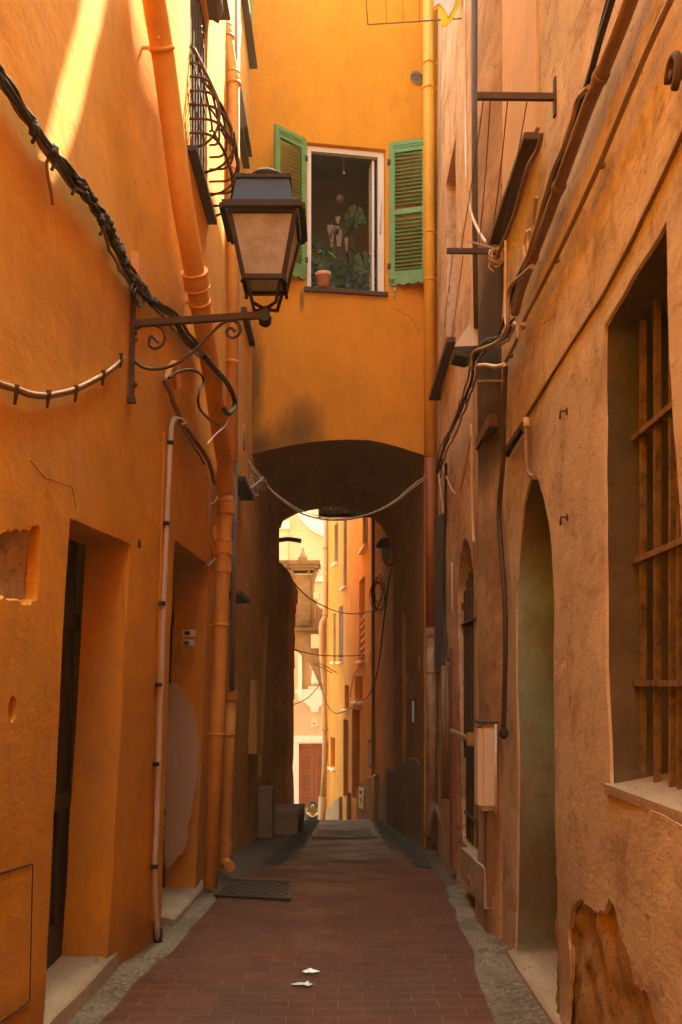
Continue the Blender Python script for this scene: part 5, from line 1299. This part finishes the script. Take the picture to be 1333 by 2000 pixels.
# ================================================================== CABLES
def cable(pts, r, mat, label, name='cable', cat='cable', fn=None, off=.02, group=None, sm=5, n=7, jag=0, parent=None):
    q = [fn(x, y, off) for x, y in pts] if fn else [Vector(p) for p in pts]
    q = smooth(q, sm)
    if jag: q = [p + Vector((noise.noise(p * 9), noise.noise(p * 9 + Vector((5, 5, 5))), noise.noise(p * 9 + Vector((9, 1, 3))))) * jag for p in q]
    m = MB(); m.tube(q, r, n); o = m.build(name, mat, parent)
    if label: setp(o, label, cat, group)
    return o, q
# left: heavy black bundle
bund = [(-60, 90), (0, 150), (60, 240), (110, 305), (150, 360), (195, 420), (235, 500), (262, 548), (300, 590), (335, 615), (360, 655), (395, 690)]
o, q = cable(bund, .017, 'black', 'thick black cable bundle knotted along the near left wall', fn=L, off=.04)
for dx_, dy_, r_, mt in ((6, -8, .010, 'black'), (-8, 8, .009, 'cable_brown'), (3, 10, .008, 'black'), (-3, -4, .011, 'cable_brown')):
    cable([(x + dx_ + 3 * math.sin(i * 2.1 + dx_), y + dy_ * .6) for i, (x, y) in enumerate(bund)], r_, mt, None, name='strand', fn=L, off=.05 if dx_ > 0 else .03, jag=.02, parent=o)
m = MB(); random.seed(3)
for k in range(34):
    i = random.randrange(int(len(q) * .34), int(len(q) * .74)); p = q[i] + Vector((random.uniform(0, .02), random.uniform(-.02, .02), random.uniform(-.02, .02)))
    mk = MB(); mk.ball(p, random.uniform(.016, .028), 1, (random.uniform(.7, 1.2), random.uniform(.6, 1.5), random.uniform(.7, 1.3))); mk.ball(p + Vector((.01, random.uniform(-.02, .02), random.uniform(-.02, .02))), random.uniform(.012, .02), 1)
    if k % 3 == 0: a_ = random.uniform(0, 6); mk.tube([p + Vector((.0, .022 * math.cos(a_ + j * .8), .022 * math.sin(a_ + j * .8))) for j in range(7)], .007, 5)
    mk.build('tape_knot', 'black', o)
for (x, y) in ((62, 245), (140, 350), (195, 432), (100, 300)): 
    c = L(x, y, .045)
    mk = MB()
    for k in range(4):
        mk.ball(c + Vector((.01, random.uniform(-.015, .015), random.uniform(-.015, .015))), random.uniform(.016, .026), 1, (1, random.uniform(.6, 1.4), random.uniform(.6, 1.4)))
    mk.tube([c, c + Vector((.01, .02, -.03)), c + Vector((.0, .01, -.06))], .008, 5); mk.build('tape_knot', 'black', o)
m.b.free()
cable([(100, 305), (92, 318), (94, 345), (100, 375), (103, 400)], .007, 'cable_brown', 'short loose cable end drooping under the black bundle at upper left', fn=L, off=.03)
cable([(262, 545), (256, 570), (262, 590), (275, 598), (282, 588), (278, 570), (268, 560), (262, 575), (270, 592)], .007, 'black', 'small black cable loop above the lantern arm', fn=L, off=.05)
cable([(395, 690), (420, 720), (445, 750), (458, 778), (458, 795), (447, 808), (438, 800)], .021, 'black', 'thick black cable hanging in a hook across the slanting pipe', fn=L, off=.20)
cable([(330, 738), (345, 728), (370, 722), (392, 730), (398, 745), (390, 765), (388, 790), (400, 810), (425, 830), (442, 830), (448, 818)], .009, 'black', 'thin black cable looping below the lantern scroll', fn=L, off=.12)
cable([(448, 818), (440, 832), (420, 850), (405, 868)], .005, 'cable_cream', 'pale wire crossing the slanting pipe just above its end', fn=L, off=.2)
cable([(318, 740), (335, 770), (345, 800), (352, 822), (370, 845), (395, 880), (408, 900), (415, 925), (418, 945)], .016, 'cable_brown', 'brown cable bundle running down to the junction of the left pipes', fn=L, off=.04, jag=.01)
cable([(325, 745), (332, 720), (342, 710), (346, 735), (348, 760)], .022, 'plaster_left' if False else 'box_orange', 'painted cable sleeve fixed below the lantern scroll', fn=L, off=.03)
cable([(352, 828), (365, 850), (385, 880), (400, 905)], .010, 'cable_brown', 'second brown strand beside the bundle by the left pipes', fn=L, off=.06, jag=.01)
cable([(345, 815), (356, 818), (364, 824), (356, 828)], .006, 'white_pvc', 'white wire tie at the head of the pale conduit', fn=L, off=.06)
cable([(405, 930), (412, 945), (424, 965), (420, 980), (410, 985)], .006, 'cable_cream', 'pale curled wire by the upper pipe collars', fn=L, off=.1)
cable([(408, 935), (410, 1000), (412, 1040), (424, 1070), (424, 1085), (412, 1100), (405, 1103)], .009, 'conduit', 'painted cable curving down over the second doorway', fn=L, off=.03)
sw = [(-40, 730), (0, 747), (35, 758), (60, 767), (95, 770), (125, 764), (150, 757), (190, 737), (215, 722), (236, 703), (241, 694)]
o, q = cable(sw, .008, 'cable_cream', 'pale cable sagging in a loop along the near left wall', fn=L, off=.025)
cable([(x, y + 6) for x, y in sw], .008, 'cable_brown', None, name='strand', fn=L, off=.02, parent=o)
for (x, y) in ((33, 760), (96, 770), (150, 760), (203, 730), (238, 696)):
    a = L(x, y, .035); m = MB(); m.tube([a + Vector((.0, 0, .015)), a, a + Vector((-.01, .01, -.055))], [.013, .009, .006], 6); m.build('nail', 'rusty', o)
o_ = MB(); a = L(262, 492, .01); o_.box((a.x - .03, a.y - .02, a.z - .14), (a.x + .03, a.y + .19, a.z + .0), bev=.008); o = o_.build('junction_box', 'box_orange'); setp(o, 'orange painted junction box on the left wall above the lantern arm', 'box')
# small things on the left
q = L(273, 1062, .004); m = MB(); m.ball(q, .03, 2, (.35, .8, 1)); o = m.build('wall_bolt', 'rusty'); setp(o, 'small rusty eye bolt at the upper corner of the near doorway', 'bolt')
for (px, py, lb) in ((370, 1237, 'upper small intercom plate in the second doorway'), (368, 1256, 'lower small doorbell plate in the second doorway')):
    p = cheek(px, py); m = MB(); m.box((p.x - .05, p.y - .02, p.z - .025), (p.x + .05, p.y + .03, p.z + .028), bev=.004); o = m.build('doorbell', 'white_pvc'); setp(o, lb, 'doorbell')
    m = MB(); m.box((p.x - .035, p.y - .026, p.z - .015), (p.x + .01, p.y - .0205, p.z + .015)); m.build('name_plate', 'dark_slate', o)

# wires drooping across the passage mouth
yv = 12.0
drape = [(484, 905), (500, 925), (516, 940), (530, 960), (560, 985), (590, 1003), (625, 1013), (660, 1016), (700, 1011), (740, 999), (775, 980), (805, 955), (832, 935)]
o, q = cable([P(x, y, yv + .3 * i / 12) for i, (x, y) in enumerate(drape)], .011, 'cable_brown', 'group of wires sagging across the mouth of the passage')
cable([P(x, y - 4 + 2 * math.sin(i), yv - .03 + .3 * i / 12) for i, (x, y) in enumerate(drape)], .006, 'cable_cream', None, name='strand', parent=o)
cable([P(x, y - 1 + 2 * math.cos(i), yv - .06 + .3 * i / 12) for i, (x, y) in enumerate(drape)], .005, 'cable_cream', None, name='strand', parent=o)
t = thing('cable_clamp', 'tangle of wires and silver connectors at the left corner of the passage mouth', 'cable tangle', P(490, 960, 11.6))
random.seed(11)
for k in range(11):
    a = P(random.uniform(470, 486), random.uniform(880, 900), 11.7); b = P(random.uniform(480, 525), random.uniform(930, 965), 11.6); c = (a + b) / 2 + Vector((random.uniform(-.06, .08), -.05, random.uniform(-.1, .08)))
    m = MB(); m.tube(smooth([a, c, b, b + Vector((random.uniform(-.1, .05), 0, random.uniform(-.06, .05)))], 5), .005, 5); m.build('wire', random.choice(['cable_cream', 'cable_brown', 'cable_grey', 'cable_cream']), t)
for (x, y) in ((508, 940), (498, 948), (488, 955)):
    p = P(x, y, 11.55); m = MB(); m.tube([p + Vector((-.05, 0, -.05)), p + Vector((.05, 0, .05))], .012, 8); m.build('connector', 'chrome', t)
m = MB(); m.tube([P(472, 830, 11.0), P(472, 880, 11.0)], .042, 12); o = m.build('cable_sleeve', 'cable_grey'); setp(o, 'short grey plastic sleeve where cables drop beside the left pipes', 'sleeve')
# wires beyond the passage
cable([P(x, y, z) for x, y, z in ((548, 1100, 20), (572, 1135, 22), (600, 1165, 24), (625, 1180, 26), (655, 1193, 26), (690, 1199, 25), (722, 1194, 24), (738, 1188, 22))], .016, 'black', 'dark wire slung high across the far street')
cable([P(x, y, z) for x, y, z in ((562, 1263, 24), (590, 1273, 26), (630, 1280, 28), (680, 1281, 28), (712, 1279, 27))], .016, 'black', 'dark wire slung across the street in front of the stone arch')
cable([P(x, y, z) for x, y, z in ((560, 1377, 26), (580, 1374, 28), (605, 1360, 30), (628, 1333, 34))], .014, 'black', 'thin wire rising to the far downpipe in front of the niche bracket')
cable([P(x, y, z) for x, y, z in ((628, 1333, 34), (632, 1355, 34), (642, 1380, 33), (655, 1393, 32), (668, 1391, 31), (684, 1384, 30), (700, 1370, 29), (712, 1367, 27), (725, 1350, 25), (738, 1310, 23), (748, 1230, 21), (758, 1150, 19.5), (766, 1110, 19))], .016, 'black', 'long wire looping along the far yellow house to the passage end')
cable([P(x, y, 30) for x, y in ((684, 1362), (690, 1325), (698, 1310), (712, 1303))], .014, 'cable_brown', 'short wire curving up between two small dark far windows')
cable([P(x, y, 33) for x, y in ((620, 1294), (640, 1303), (658, 1314))], .015, 'rusty', 'upper of two thin rods poking out beside the far downpipe', sm=1)
cable([P(x, y, 33) for x, y in ((613, 1296), (632, 1306), (650, 1315))], .015, 'rusty', 'lower of two thin rods poking out beside the far downpipe', sm=1)
m = MB(); a = P(548, 1054, 21); m.tube(smooth([P(545, 1055, 21), P(565, 1053, 21), P(589, 1057, 21)], 4), .05, 8); o = m.build('projecting_rod', 'brown_pipe'); setp(o, 'dark rod jutting from the left wall end in front of the church', 'rod')
# coil of cable on the passage end
m = MB(); random.seed(5)
for k in range(9):
    c = P(739 + random.uniform(-3, 3), 1160 + random.uniform(-6, 6), 18.6); w1, h1_ = random.uniform(.06, .15), random.uniform(.18, .36); a0 = random.uniform(0, 6)
    m.tube([c + Vector((w1 * math.cos(a0 + 6.283 * i / 20), random.uniform(-.05, .05), (h1_ + random.uniform(-.03, .03)) * math.sin(a0 + 6.283 * i / 20))) for i in range(20)], .006, 5, closed=True)
o = m.build('cable_coil', 'black'); setp(o, 'hank of black cable hung on the right wall at the far passage mouth', 'cable coil')
# street lamp silhouette at the far passage mouth
t = thing('wall_lamp', 'round shaded lamp dark against the light at the far passage mouth', 'lamp', P(752, 1095, 18.4))
m = MB(); m.lathe([(.001, .16), (.08, .14), (.15, .06), (.17, -.02), (.16, -.03), (.13, .03), (.001, .08)], P(752, 1066, 18.4), 20); m.build('shade', 'lamp_metal', t)
m = MB(); m.lathe([(.07, .04), (.085, -.05), (.06, -.2), (.02, -.24)], P(753, 1074, 18.4), 16); m.build('globe', 'grey_pipe', t)
m = MB(); m.tube(smooth([P(752, 1094, 18.4), P(757, 1104, 18.3), P(768, 1100, 18.2), P(772, 1080, 18.1)], 5), .018, 8); m.build('arm', 'iron', t)

# ================================================================== RIGHT WALL PIPES, CABLES, BRACKETS
rb_ = [(1270, -120), (1232, 0), (1190, 110), (1150, 205), (1108, 320), (1070, 425), (1040, 505), (1018, 565), (1006, 612)]
o, q = cable(rb_, .026, 'brown_pipe', 'thick brown pipe slanting down the near right wall', name='service_pipe', cat='pipe', fn=RW, off=.05, n=12)
for i in (12, 22, 30):
    if i < len(q) - 1: d = (q[i + 1] - q[i]).normalized(); m = MB(); m.tube([q[i] - d * .02, q[i] + d * .02], .032, 12); m.build('clip', 'brown_pipe', o)
th_ = [(1345, -70), (1310, 0), (1255, 120), (1180, 300), (1140, 390), (1100, 475), (1060, 555), (1022, 630), (1008, 668), (992, 700), (985, 712)]
o, q = cable(th_, .011, 'cable_grey', 'thin grey conduit slanting down the near right wall', name='conduit', cat='conduit', fn=RW, off=.035, n=8)
for i in (16, 27, 36, 44):
    if i < len(q): m = MB(); m.ball(q[i] + Vector((.01, 0, 0)), .018, 1); m.build('clip', 'cable_grey', o)
def shift(l, dx_, dy_=0): return [(x + dx_, y + dy_) for x, y in l]
bk = [(1225, -100), (1196, 0), (1170, 85), (1145, 175), (1112, 255), (1098, 300), (1078, 360), (1060, 410), (1045, 455), (1032, 500), (1005, 560), (988, 620), (975, 650)]
cable(bk, .013, 'black', 'black cable hugging the thick brown pipe on the right wall', fn=RW, off=.07)
cable([(1150, 170), (1128, 195), (1118, 235), (1100, 290), (1082, 330), (1065, 385), (1052, 430), (1040, 470), (1020, 540), (1000, 600)], .010, 'cable_grey', 'grey cable bowing out beside the brown pipe on the right wall', fn=RW, off=.10)
cable([(1205, -60), (1180, 30), (1158, 120), (1140, 182), (1130, 215), (1113, 262), (1092, 318), (1072, 365), (1054, 432)], .009, 'black', 'second black cable in the upper right run', fn=RW, off=.045)
cable([(1040, 520), (1020, 538), (1000, 556), (993, 580), (993, 620), (990, 645), (972, 668), (945, 680), (925, 690), (921, 720)], .012, 'cable_grey', 'grey cable crossing the pier to the junction box', fn=RW, off=.14)
rl = [(1000, 630), (985, 660), (960, 668), (940, 680), (925, 705), (920, 745), (905, 790), (888, 830), (872, 862), (862, 890), (856, 925)]
for k, (dx_, dy_, r_, mt, lb) in enumerate(((0, 0, .012, 'black', 'thick black cable running down from the pier to the passage corner'), (6, 6, .009, 'cable_grey', 'grey cable beside the thick black one at the right corner'), (-4, -4, .007, 'cable_brown', 'brown cable on the far side of the right corner run'), (3, -8, .007, 'black', 'thin black cable woven in the right corner run'))):
    cable([(x + dx_ + 2 * math.sin(i * 1.7 + k), y + dy_) for i, (x, y) in enumerate(rl)], r_, mt, lb, fn=RW, off=.08 + .015 * k, jag=.014)
cable([(985, 712), (970, 716), (950, 713), (935, 714)], .012, 'cable_cream', 'cream pipe elbow wrapped over the face of the pier', fn=RW, off=.16)
cable([(1022, 632), (1018, 640), (1014, 660), (1006, 632), (998, 634)], .010, 'cable_cream', 'cream cable crook beside the pier', fn=RW, off=.08)
cable([(985, 745), (960, 744), (936, 745)], .007, 'cable_brown', 'wire tied round the pier below the cream elbow', fn=RW, off=.15)
cable([(988, 470), (988, 530), (987, 580), (988, 628), (994, 640)], .008, 'cable_cream', 'thin cream cable dropping along the pier edge', fn=RW, off=.1)
cable([(1058, 258), (1052, 290), (1035, 320), (1022, 360), (1005, 420), (985, 470), (972, 500)], .012, 'cable_brown', 'brown cable running along under the upper right sill', fn=RW, off=.10)
cable([(1030, 450), (1024, 475), (1026, 500), (1030, 520), (1034, 500), (1032, 470), (1036, 448)], .010, 'cable_cream', 'cream cable loop beside the brown pipe', fn=RW, off=.05)
cable([(1048, 385), (1045, 410), (1042, 440), (1045, 470)], .010, 'cable_grey', 'short grey cable end above the cream loop', fn=RW, off=.05)
cable([(988, 715), (985, 800), (983, 900), (975, 1000), (980, 1080), (986, 1160), (988, 1250), (986, 1350), (984, 1425)], .016, 'iron', 'long dark brown pipe down the near edge of the pier', name='service_pipe', cat='pipe', fn=RW, off=.04)
m = MB(); m.ball(RW(984, 1432, .04), .03, 2, (1, 1, 1.3)); o = m.build('pipe_end', 'black'); setp(o, 'black cap at the lower end of the dark brown pier pipe', 'pipe cap')
cable([(1028, 820), (1028, 850), (1030, 910), (1034, 926), (1044, 932)], .014, 'brown_pipe', 'short bent pipe ending above the arched niche', name='service_pipe', cat='pipe', fn=RW, off=.03)
m = MB(); m.tube([RW(1028, 818, .03), RW(1029, 835, .03)], .018, 8); o = m.build('conduit_hood', 'cable_cream'); setp(o, 'cream top of the short pipe over the arched niche', 'pipe cap')
cable([(1022, 836), (1010, 855), (998, 875), (992, 888)], .018, 'black', 'thick black lagging under the moulding beside the pier', fn=RW, off=.03)
# cream wires on the far right wall
cable([(909, 0), (910, 200), (911, 330), (914, 380), (922, 420), (935, 450), (950, 475)], .010, 'cable_cream', 'long cream cable hanging to the lower bracket', fn=RW, off=.12)
cable([(862, 895), (866, 915), (876, 940), (885, 960), (895, 962), (903, 945), (912, 900), (920, 850)], .008, 'cable_cream', 'cream wire hanging in a deep loop over the barred arch', fn=RW, off=.06)
cable([(920, 830), (922, 860), (922, 950), (924, 1020), (926, 1060)], .013, 'cable_cream', 'straight cream conduit above the barred arch', name='conduit', cat='conduit', fn=RW, off=.05)
cable([(860, 900), (858, 930), (863, 970), (866, 1000)], .007, 'cable_cream', 'thin pale wire trailing by the right corner', fn=RW, off=.05)
cable([(872, 905), (871, 950), (871, 1000), (869, 1060), (868, 1120), (866, 1180), (872, 1260), (876, 1290)], .014, 'black', 'dark clipped cable down the grey panel near the corner', fn=RW, off=.06)
cable([(883, 1100), (884, 1200)], .010, 'cable_cream', 'short pale strip on the wall left of the barred arch', name='conduit', cat='conduit', fn=RW, off=.04)
m = MB(); a, b = RW(857, 1000, .02), RW(874, 1310, .02); M['old_board'] = wood('grey_weathered_board', (.10, .08, .065), .8)
m.prism([(1.02, 9.9, b.z), (1.115, 11.6, b.z), (1.115, 11.6, 3.6), (1.02, 9.9, 3.35)], (.045, 0, 0)); o = m.build('wall_panel', 'old_board'); setp(o, 'weathered grey board fixed to the right wall beside the corner', 'panel')
m = MB(); m.tube([P(868, 1300, 9.6), P(868, 1560, 9.6)], .03, 10); m.tube([P(875, 1300, 9.3), P(875, 1560, 9.3)], .018, 8); o = m.build('service_pipe', 'brown_pipe'); setp(o, 'dull red pipes below the grey board by the right corner', 'pipe')
M['faded_red'] = paint('faded_red_paint', (.34, .15, .09), .2, .8, .5)
m = MB(); m.box((1.03, 8.95, -.1), (1.09, 9.25, 1.95)); o = m.build('painted_strip', 'faded_red'); setp(o, 'faded red painted strip on the right wall before the barred arch', 'strip')
# brackets with clothes lines
def bracket(px0, px1, py, y, label, t_=.022):
    a = P(px1, py, y); b = P(px0, py - 2, y); t = thing('clothesline_bracket', label, 'bracket', a)
    m = MB(); m.bar(a + Vector((.04, 0, 0)), b, t_, t_ * 1.4); m.build('arm', 'sill_brown', t)
    m = MB(); m.box((a.x - .008, a.y - .02, a.z - .09), (a.x + .02, a.y + .02, a.z + .09)); m.build('wall_plate', 'rusty', t); return t
bracket(932, 1085, 190, 4.68, 'upper rusty clothesline bracket sticking out of the right wall')
bracket(873, 987, 492, 6.15, 'lower brown clothesline bracket beside the pier')
for i, (x0, y0, x1, y1) in enumerate(((945, 192, 900, 490), (958, 195, 935, 490), (992, 195, 958, 488), (1030, 196, 975, 490))):
    cable([P(x0, y0, 4.68), P((x0 + x1) / 2 + 2, (y0 + y1) / 2, 5.4), P(x1, y1, 6.15)], .003, 'cable_brown', ('outermost', 'second', 'third', 'innermost')[i] + ' thin line stretched between the two clothesline brackets', name='clothesline', cat='clothesline')
for i, (x0, y0, x1, y1) in enumerate(((885, 495, 868, 640), (905, 500, 878, 700))):
    cable([P(x0, y0, 6.15), P(x1, y1, 8.5)], .003, 'cable_brown', ('outer', 'inner')[i] + ' thin line trailing back below the lower clothesline bracket', name='clothesline', cat='clothesline', sm=1)
# tangle at the lower bracket
m = MB(); random.seed(9)
for k in range(7):
    c = P(970, 500, 6.1); w1 = random.uniform(.03, .06); a0 = random.uniform(0, 6)
    m.tube([c + Vector((w1 * math.cos(a0 + 6.283 * i / 14) + random.uniform(-.004, .004), .03 * math.sin(i + k), w1 * 1.1 * math.sin(a0 + 6.283 * i / 14))) for i in range(14)], .0045, 5, closed=True)
m.tube(smooth([P(912, 470, 6.1), P(940, 478, 6.1), P(965, 485, 6.1), P(990, 490, 6.1)], 4), .005, 5)
m.tube(smooth([P(962, 500, 6.1), P(955, 520, 6.1), P(965, 530, 6.1)], 4), .004, 5)
o = m.build('wire_tangle', 'cable_cream'); setp(o, 'tangle of cream wire tied round the lower clothesline bracket', 'wire tangle')
# junction box on the pier
t = thing('junction_box', 'pale grey weathered junction box on the far side of the pier', 'box', P(915, 690, 7.4))
q = [P(x, y, 7.35) for x, y in ((892, 668), (918, 632), (935, 630), (935, 672), (930, 678), (888, 680))]
m = MB(); m.prism(q, (.0, .22, 0)); m.build('case', 'white_pvc', t).data.materials[0] = M['meter_white']
q = [P(x, y, 7.33) for x, y in ((887, 677), (936, 675), (934, 690), (915, 698), (888, 692))]
m = MB(); m.prism(q, (.0, .24, 0)); m.build('base', 'dark_slate', t)
# sill on the far right wall
m = MB(); m.box((.985, 9.05, PZ - 5.1), (1.15, 10.9, PZ - 5.05)); m.build('window_sill', 'sill_brown', h2r)
# meter box beside the pier
t = thing('meter_box', 'tall pinkish white meter box on the right wall beside the barred arch', 'meter box', P(950, 1580, 6.4))
a = P(935, 1412, 6.3); b = P(966, 1585, 6.3)
m = MB(); m.box((a.x, 6.3, b.z), (1.03, 6.52, a.z), bev=.035); m.build('case', 'meter_white', t)
m = MB(); m.box((a.x - .008, 6.28, a.z + .0), (1.03, 6.54, a.z + .012)); m.build('lid', 'sill_brown', t)
m = MB(); m.tube([P(969, 1414, 6.28), P(969, 1590, 6.28)], .010, 8); m.build('trim', 'meter_white', t)
m = MB(); m.box((.955, 6.36, -.05), (1.03, 6.5, b.z + .01)); m.build('cable_trunk', 'pipe_red', t).data.materials[0] = M['brown_pipe']
# things on the passage's right wall
t = thing('wall_box', 'dark box with a bright metal edge on the passage right wall', 'box', plX(808, 1408, 1.02))
a = P(803, 1368, 14.6); b = P(806, 1408, 14.6)
m = MB(); m.box((a.x, 14.2, b.z), (1.2, 14.6, a.z + .02)); m.build('case', 'dark_slate', t)
m = MB(); m.box((a.x - .012, 14.18, b.z), (a.x + .02, 14.26, a.z)); m.build('edge', 'white_pvc', t)
cable([P(819, 1283, 13.6), P(819, 1310, 13.6)], .006, 'white_pvc', 'small white pull wire on the passage right wall', sm=1)
cable([P(796, 1320, 14.8), P(796, 1333, 14.8)], .008, 'white_pvc', 'short white strip above the dark box in the passage', sm=1)
# rack of the upper clothes airer and cloth
t = thing('clothes_airer', 'thin wire clothes airer jutting over the lane at the very top', 'airer', P(895, 30, 8.5))
YQ = 8.5
m = MB(); m.tube([P(717, -60, YQ), P(716, 10, YQ), P(719, 48, YQ)], .006, 6); m.tube([P(719, 48, YQ), P(905, 36, YQ)], .006, 6); m.build('frame', 'brown_pipe', t)
for x in (755, 788, 820):
    m = MB(); m.tube([P(x - 2, -60, YQ), P(x, 45, YQ)], .0025, 5); m.build('wire', 'rusty', t)
def cloth(px, dy, d, name, mat, parent=None):
    q = [P(x, y, YQ + dy) for x, y in px]; m = MB(); m.prism(q, (0, d, 0)); return m.build(name, mat, parent)
o = cloth([(846, -30), (905, -30), (900, 5), (893, 20), (886, 35), (878, 44), (868, 52), (862, 48), (862, 30), (858, 14), (848, 20)], -.02, .012, 'hanging_cloth', 'yellow_cloth'); setp(o, 'yellow bordered cloth hanging from the airer at the top', 'cloth')
cloth([(846, -30), (898, -30), (888, 12), (876, 34), (868, 18), (858, 6), (848, 14)], -.034, .012, 'centre_panel', 'pale_cloth', o)

# ================================================================== HAZE
m = MB(); m.box((-60, -40, -7.6), (60, 120, 14.5)); o = m.build('haze', 'plaza'); o['kind'] = 'stuff'; o['label'] = 'thin warm haze added to veil the dark parts of the lane'
hm = bpy.data.materials.new('haze_air'); hm.use_nodes = True; t_ = hm.node_tree; t_.nodes.clear()
vo_ = t_.nodes.new('ShaderNodeVolumePrincipled'); vo_.inputs['Density'].default_value = .0050; vo_.inputs['Color'].default_value = (1, .60, .33, 1); vo_.inputs['Anisotropy'].default_value = 0  # warm scatter added for a soft glow and lifted shadows
mo_ = t_.nodes.new('ShaderNodeOutputMaterial'); t_.links.new(vo_.outputs[0], mo_.inputs['Volume']); o.data.materials[0] = hm

# hairline cracks in the plaster
def crack(pts, fn, parent, mat='cable_brown', r=.0016, off=.0):
    q = []
    for (x0, y0), (x1, y1) in zip(pts, pts[1:]):
        for k in range(8):
            t_ = k / 8; x, y = x0 + (x1 - x0) * t_, y0 + (y1 - y0) * t_
            q.append(fn(x + 3 * noise.noise((x * .2, y * .2, 1)), y + 3 * noise.noise((x * .2, y * .2, 7)), off))
    m = MB(); m.tube(q, r, 4); m.build('crack', mat, parent)
crack([(768, 600), (790, 612), (806, 622), (812, 640), (822, 648)], FR, hf, r=.003)
crack([(275, 415), (277, 455), (276, 490)], L, hl)
crack([(262, 360), (268, 352)], L, hl, r=.004)
crack([(240, 1130), (244, 1250), (240, 1330), (247, 1420)], L, hl)
crack([(60, 900), (90, 935), (140, 950), (150, 1000)], L, hl)
crack([(1100, 1150), (1112, 1230), (1108, 1330), (1120, 1420)], RW, hr)
crack([(1180, 1560), (1200, 1620), (1230, 1690), (1222, 1760)], RW, hr, r=.002)
crack([(1010, 720), (1040, 700), (1052, 640), (1090, 610)], RW, hr)

GR = {'drainpipe': 'drainpipes on the house walls', 'clothesline': 'lines between the clothesline brackets', 'bracket': 'clothesline brackets on the right wall',
      'doorbell': 'doorbells in the second doorway', 'house': 'houses along the lane', 'cable': 'cables and wires along the walls', 'conduit': 'conduits on the walls',
      'plaque': 'plaques on the far house', 'wall base': 'cement wall bases on the right', 'meter box': 'meter boxes on the walls'}
for o in bpy.data.objects:
    if o.parent is None and o.get('category') in GR and not o.get('group'): o['group'] = GR[o['category']]
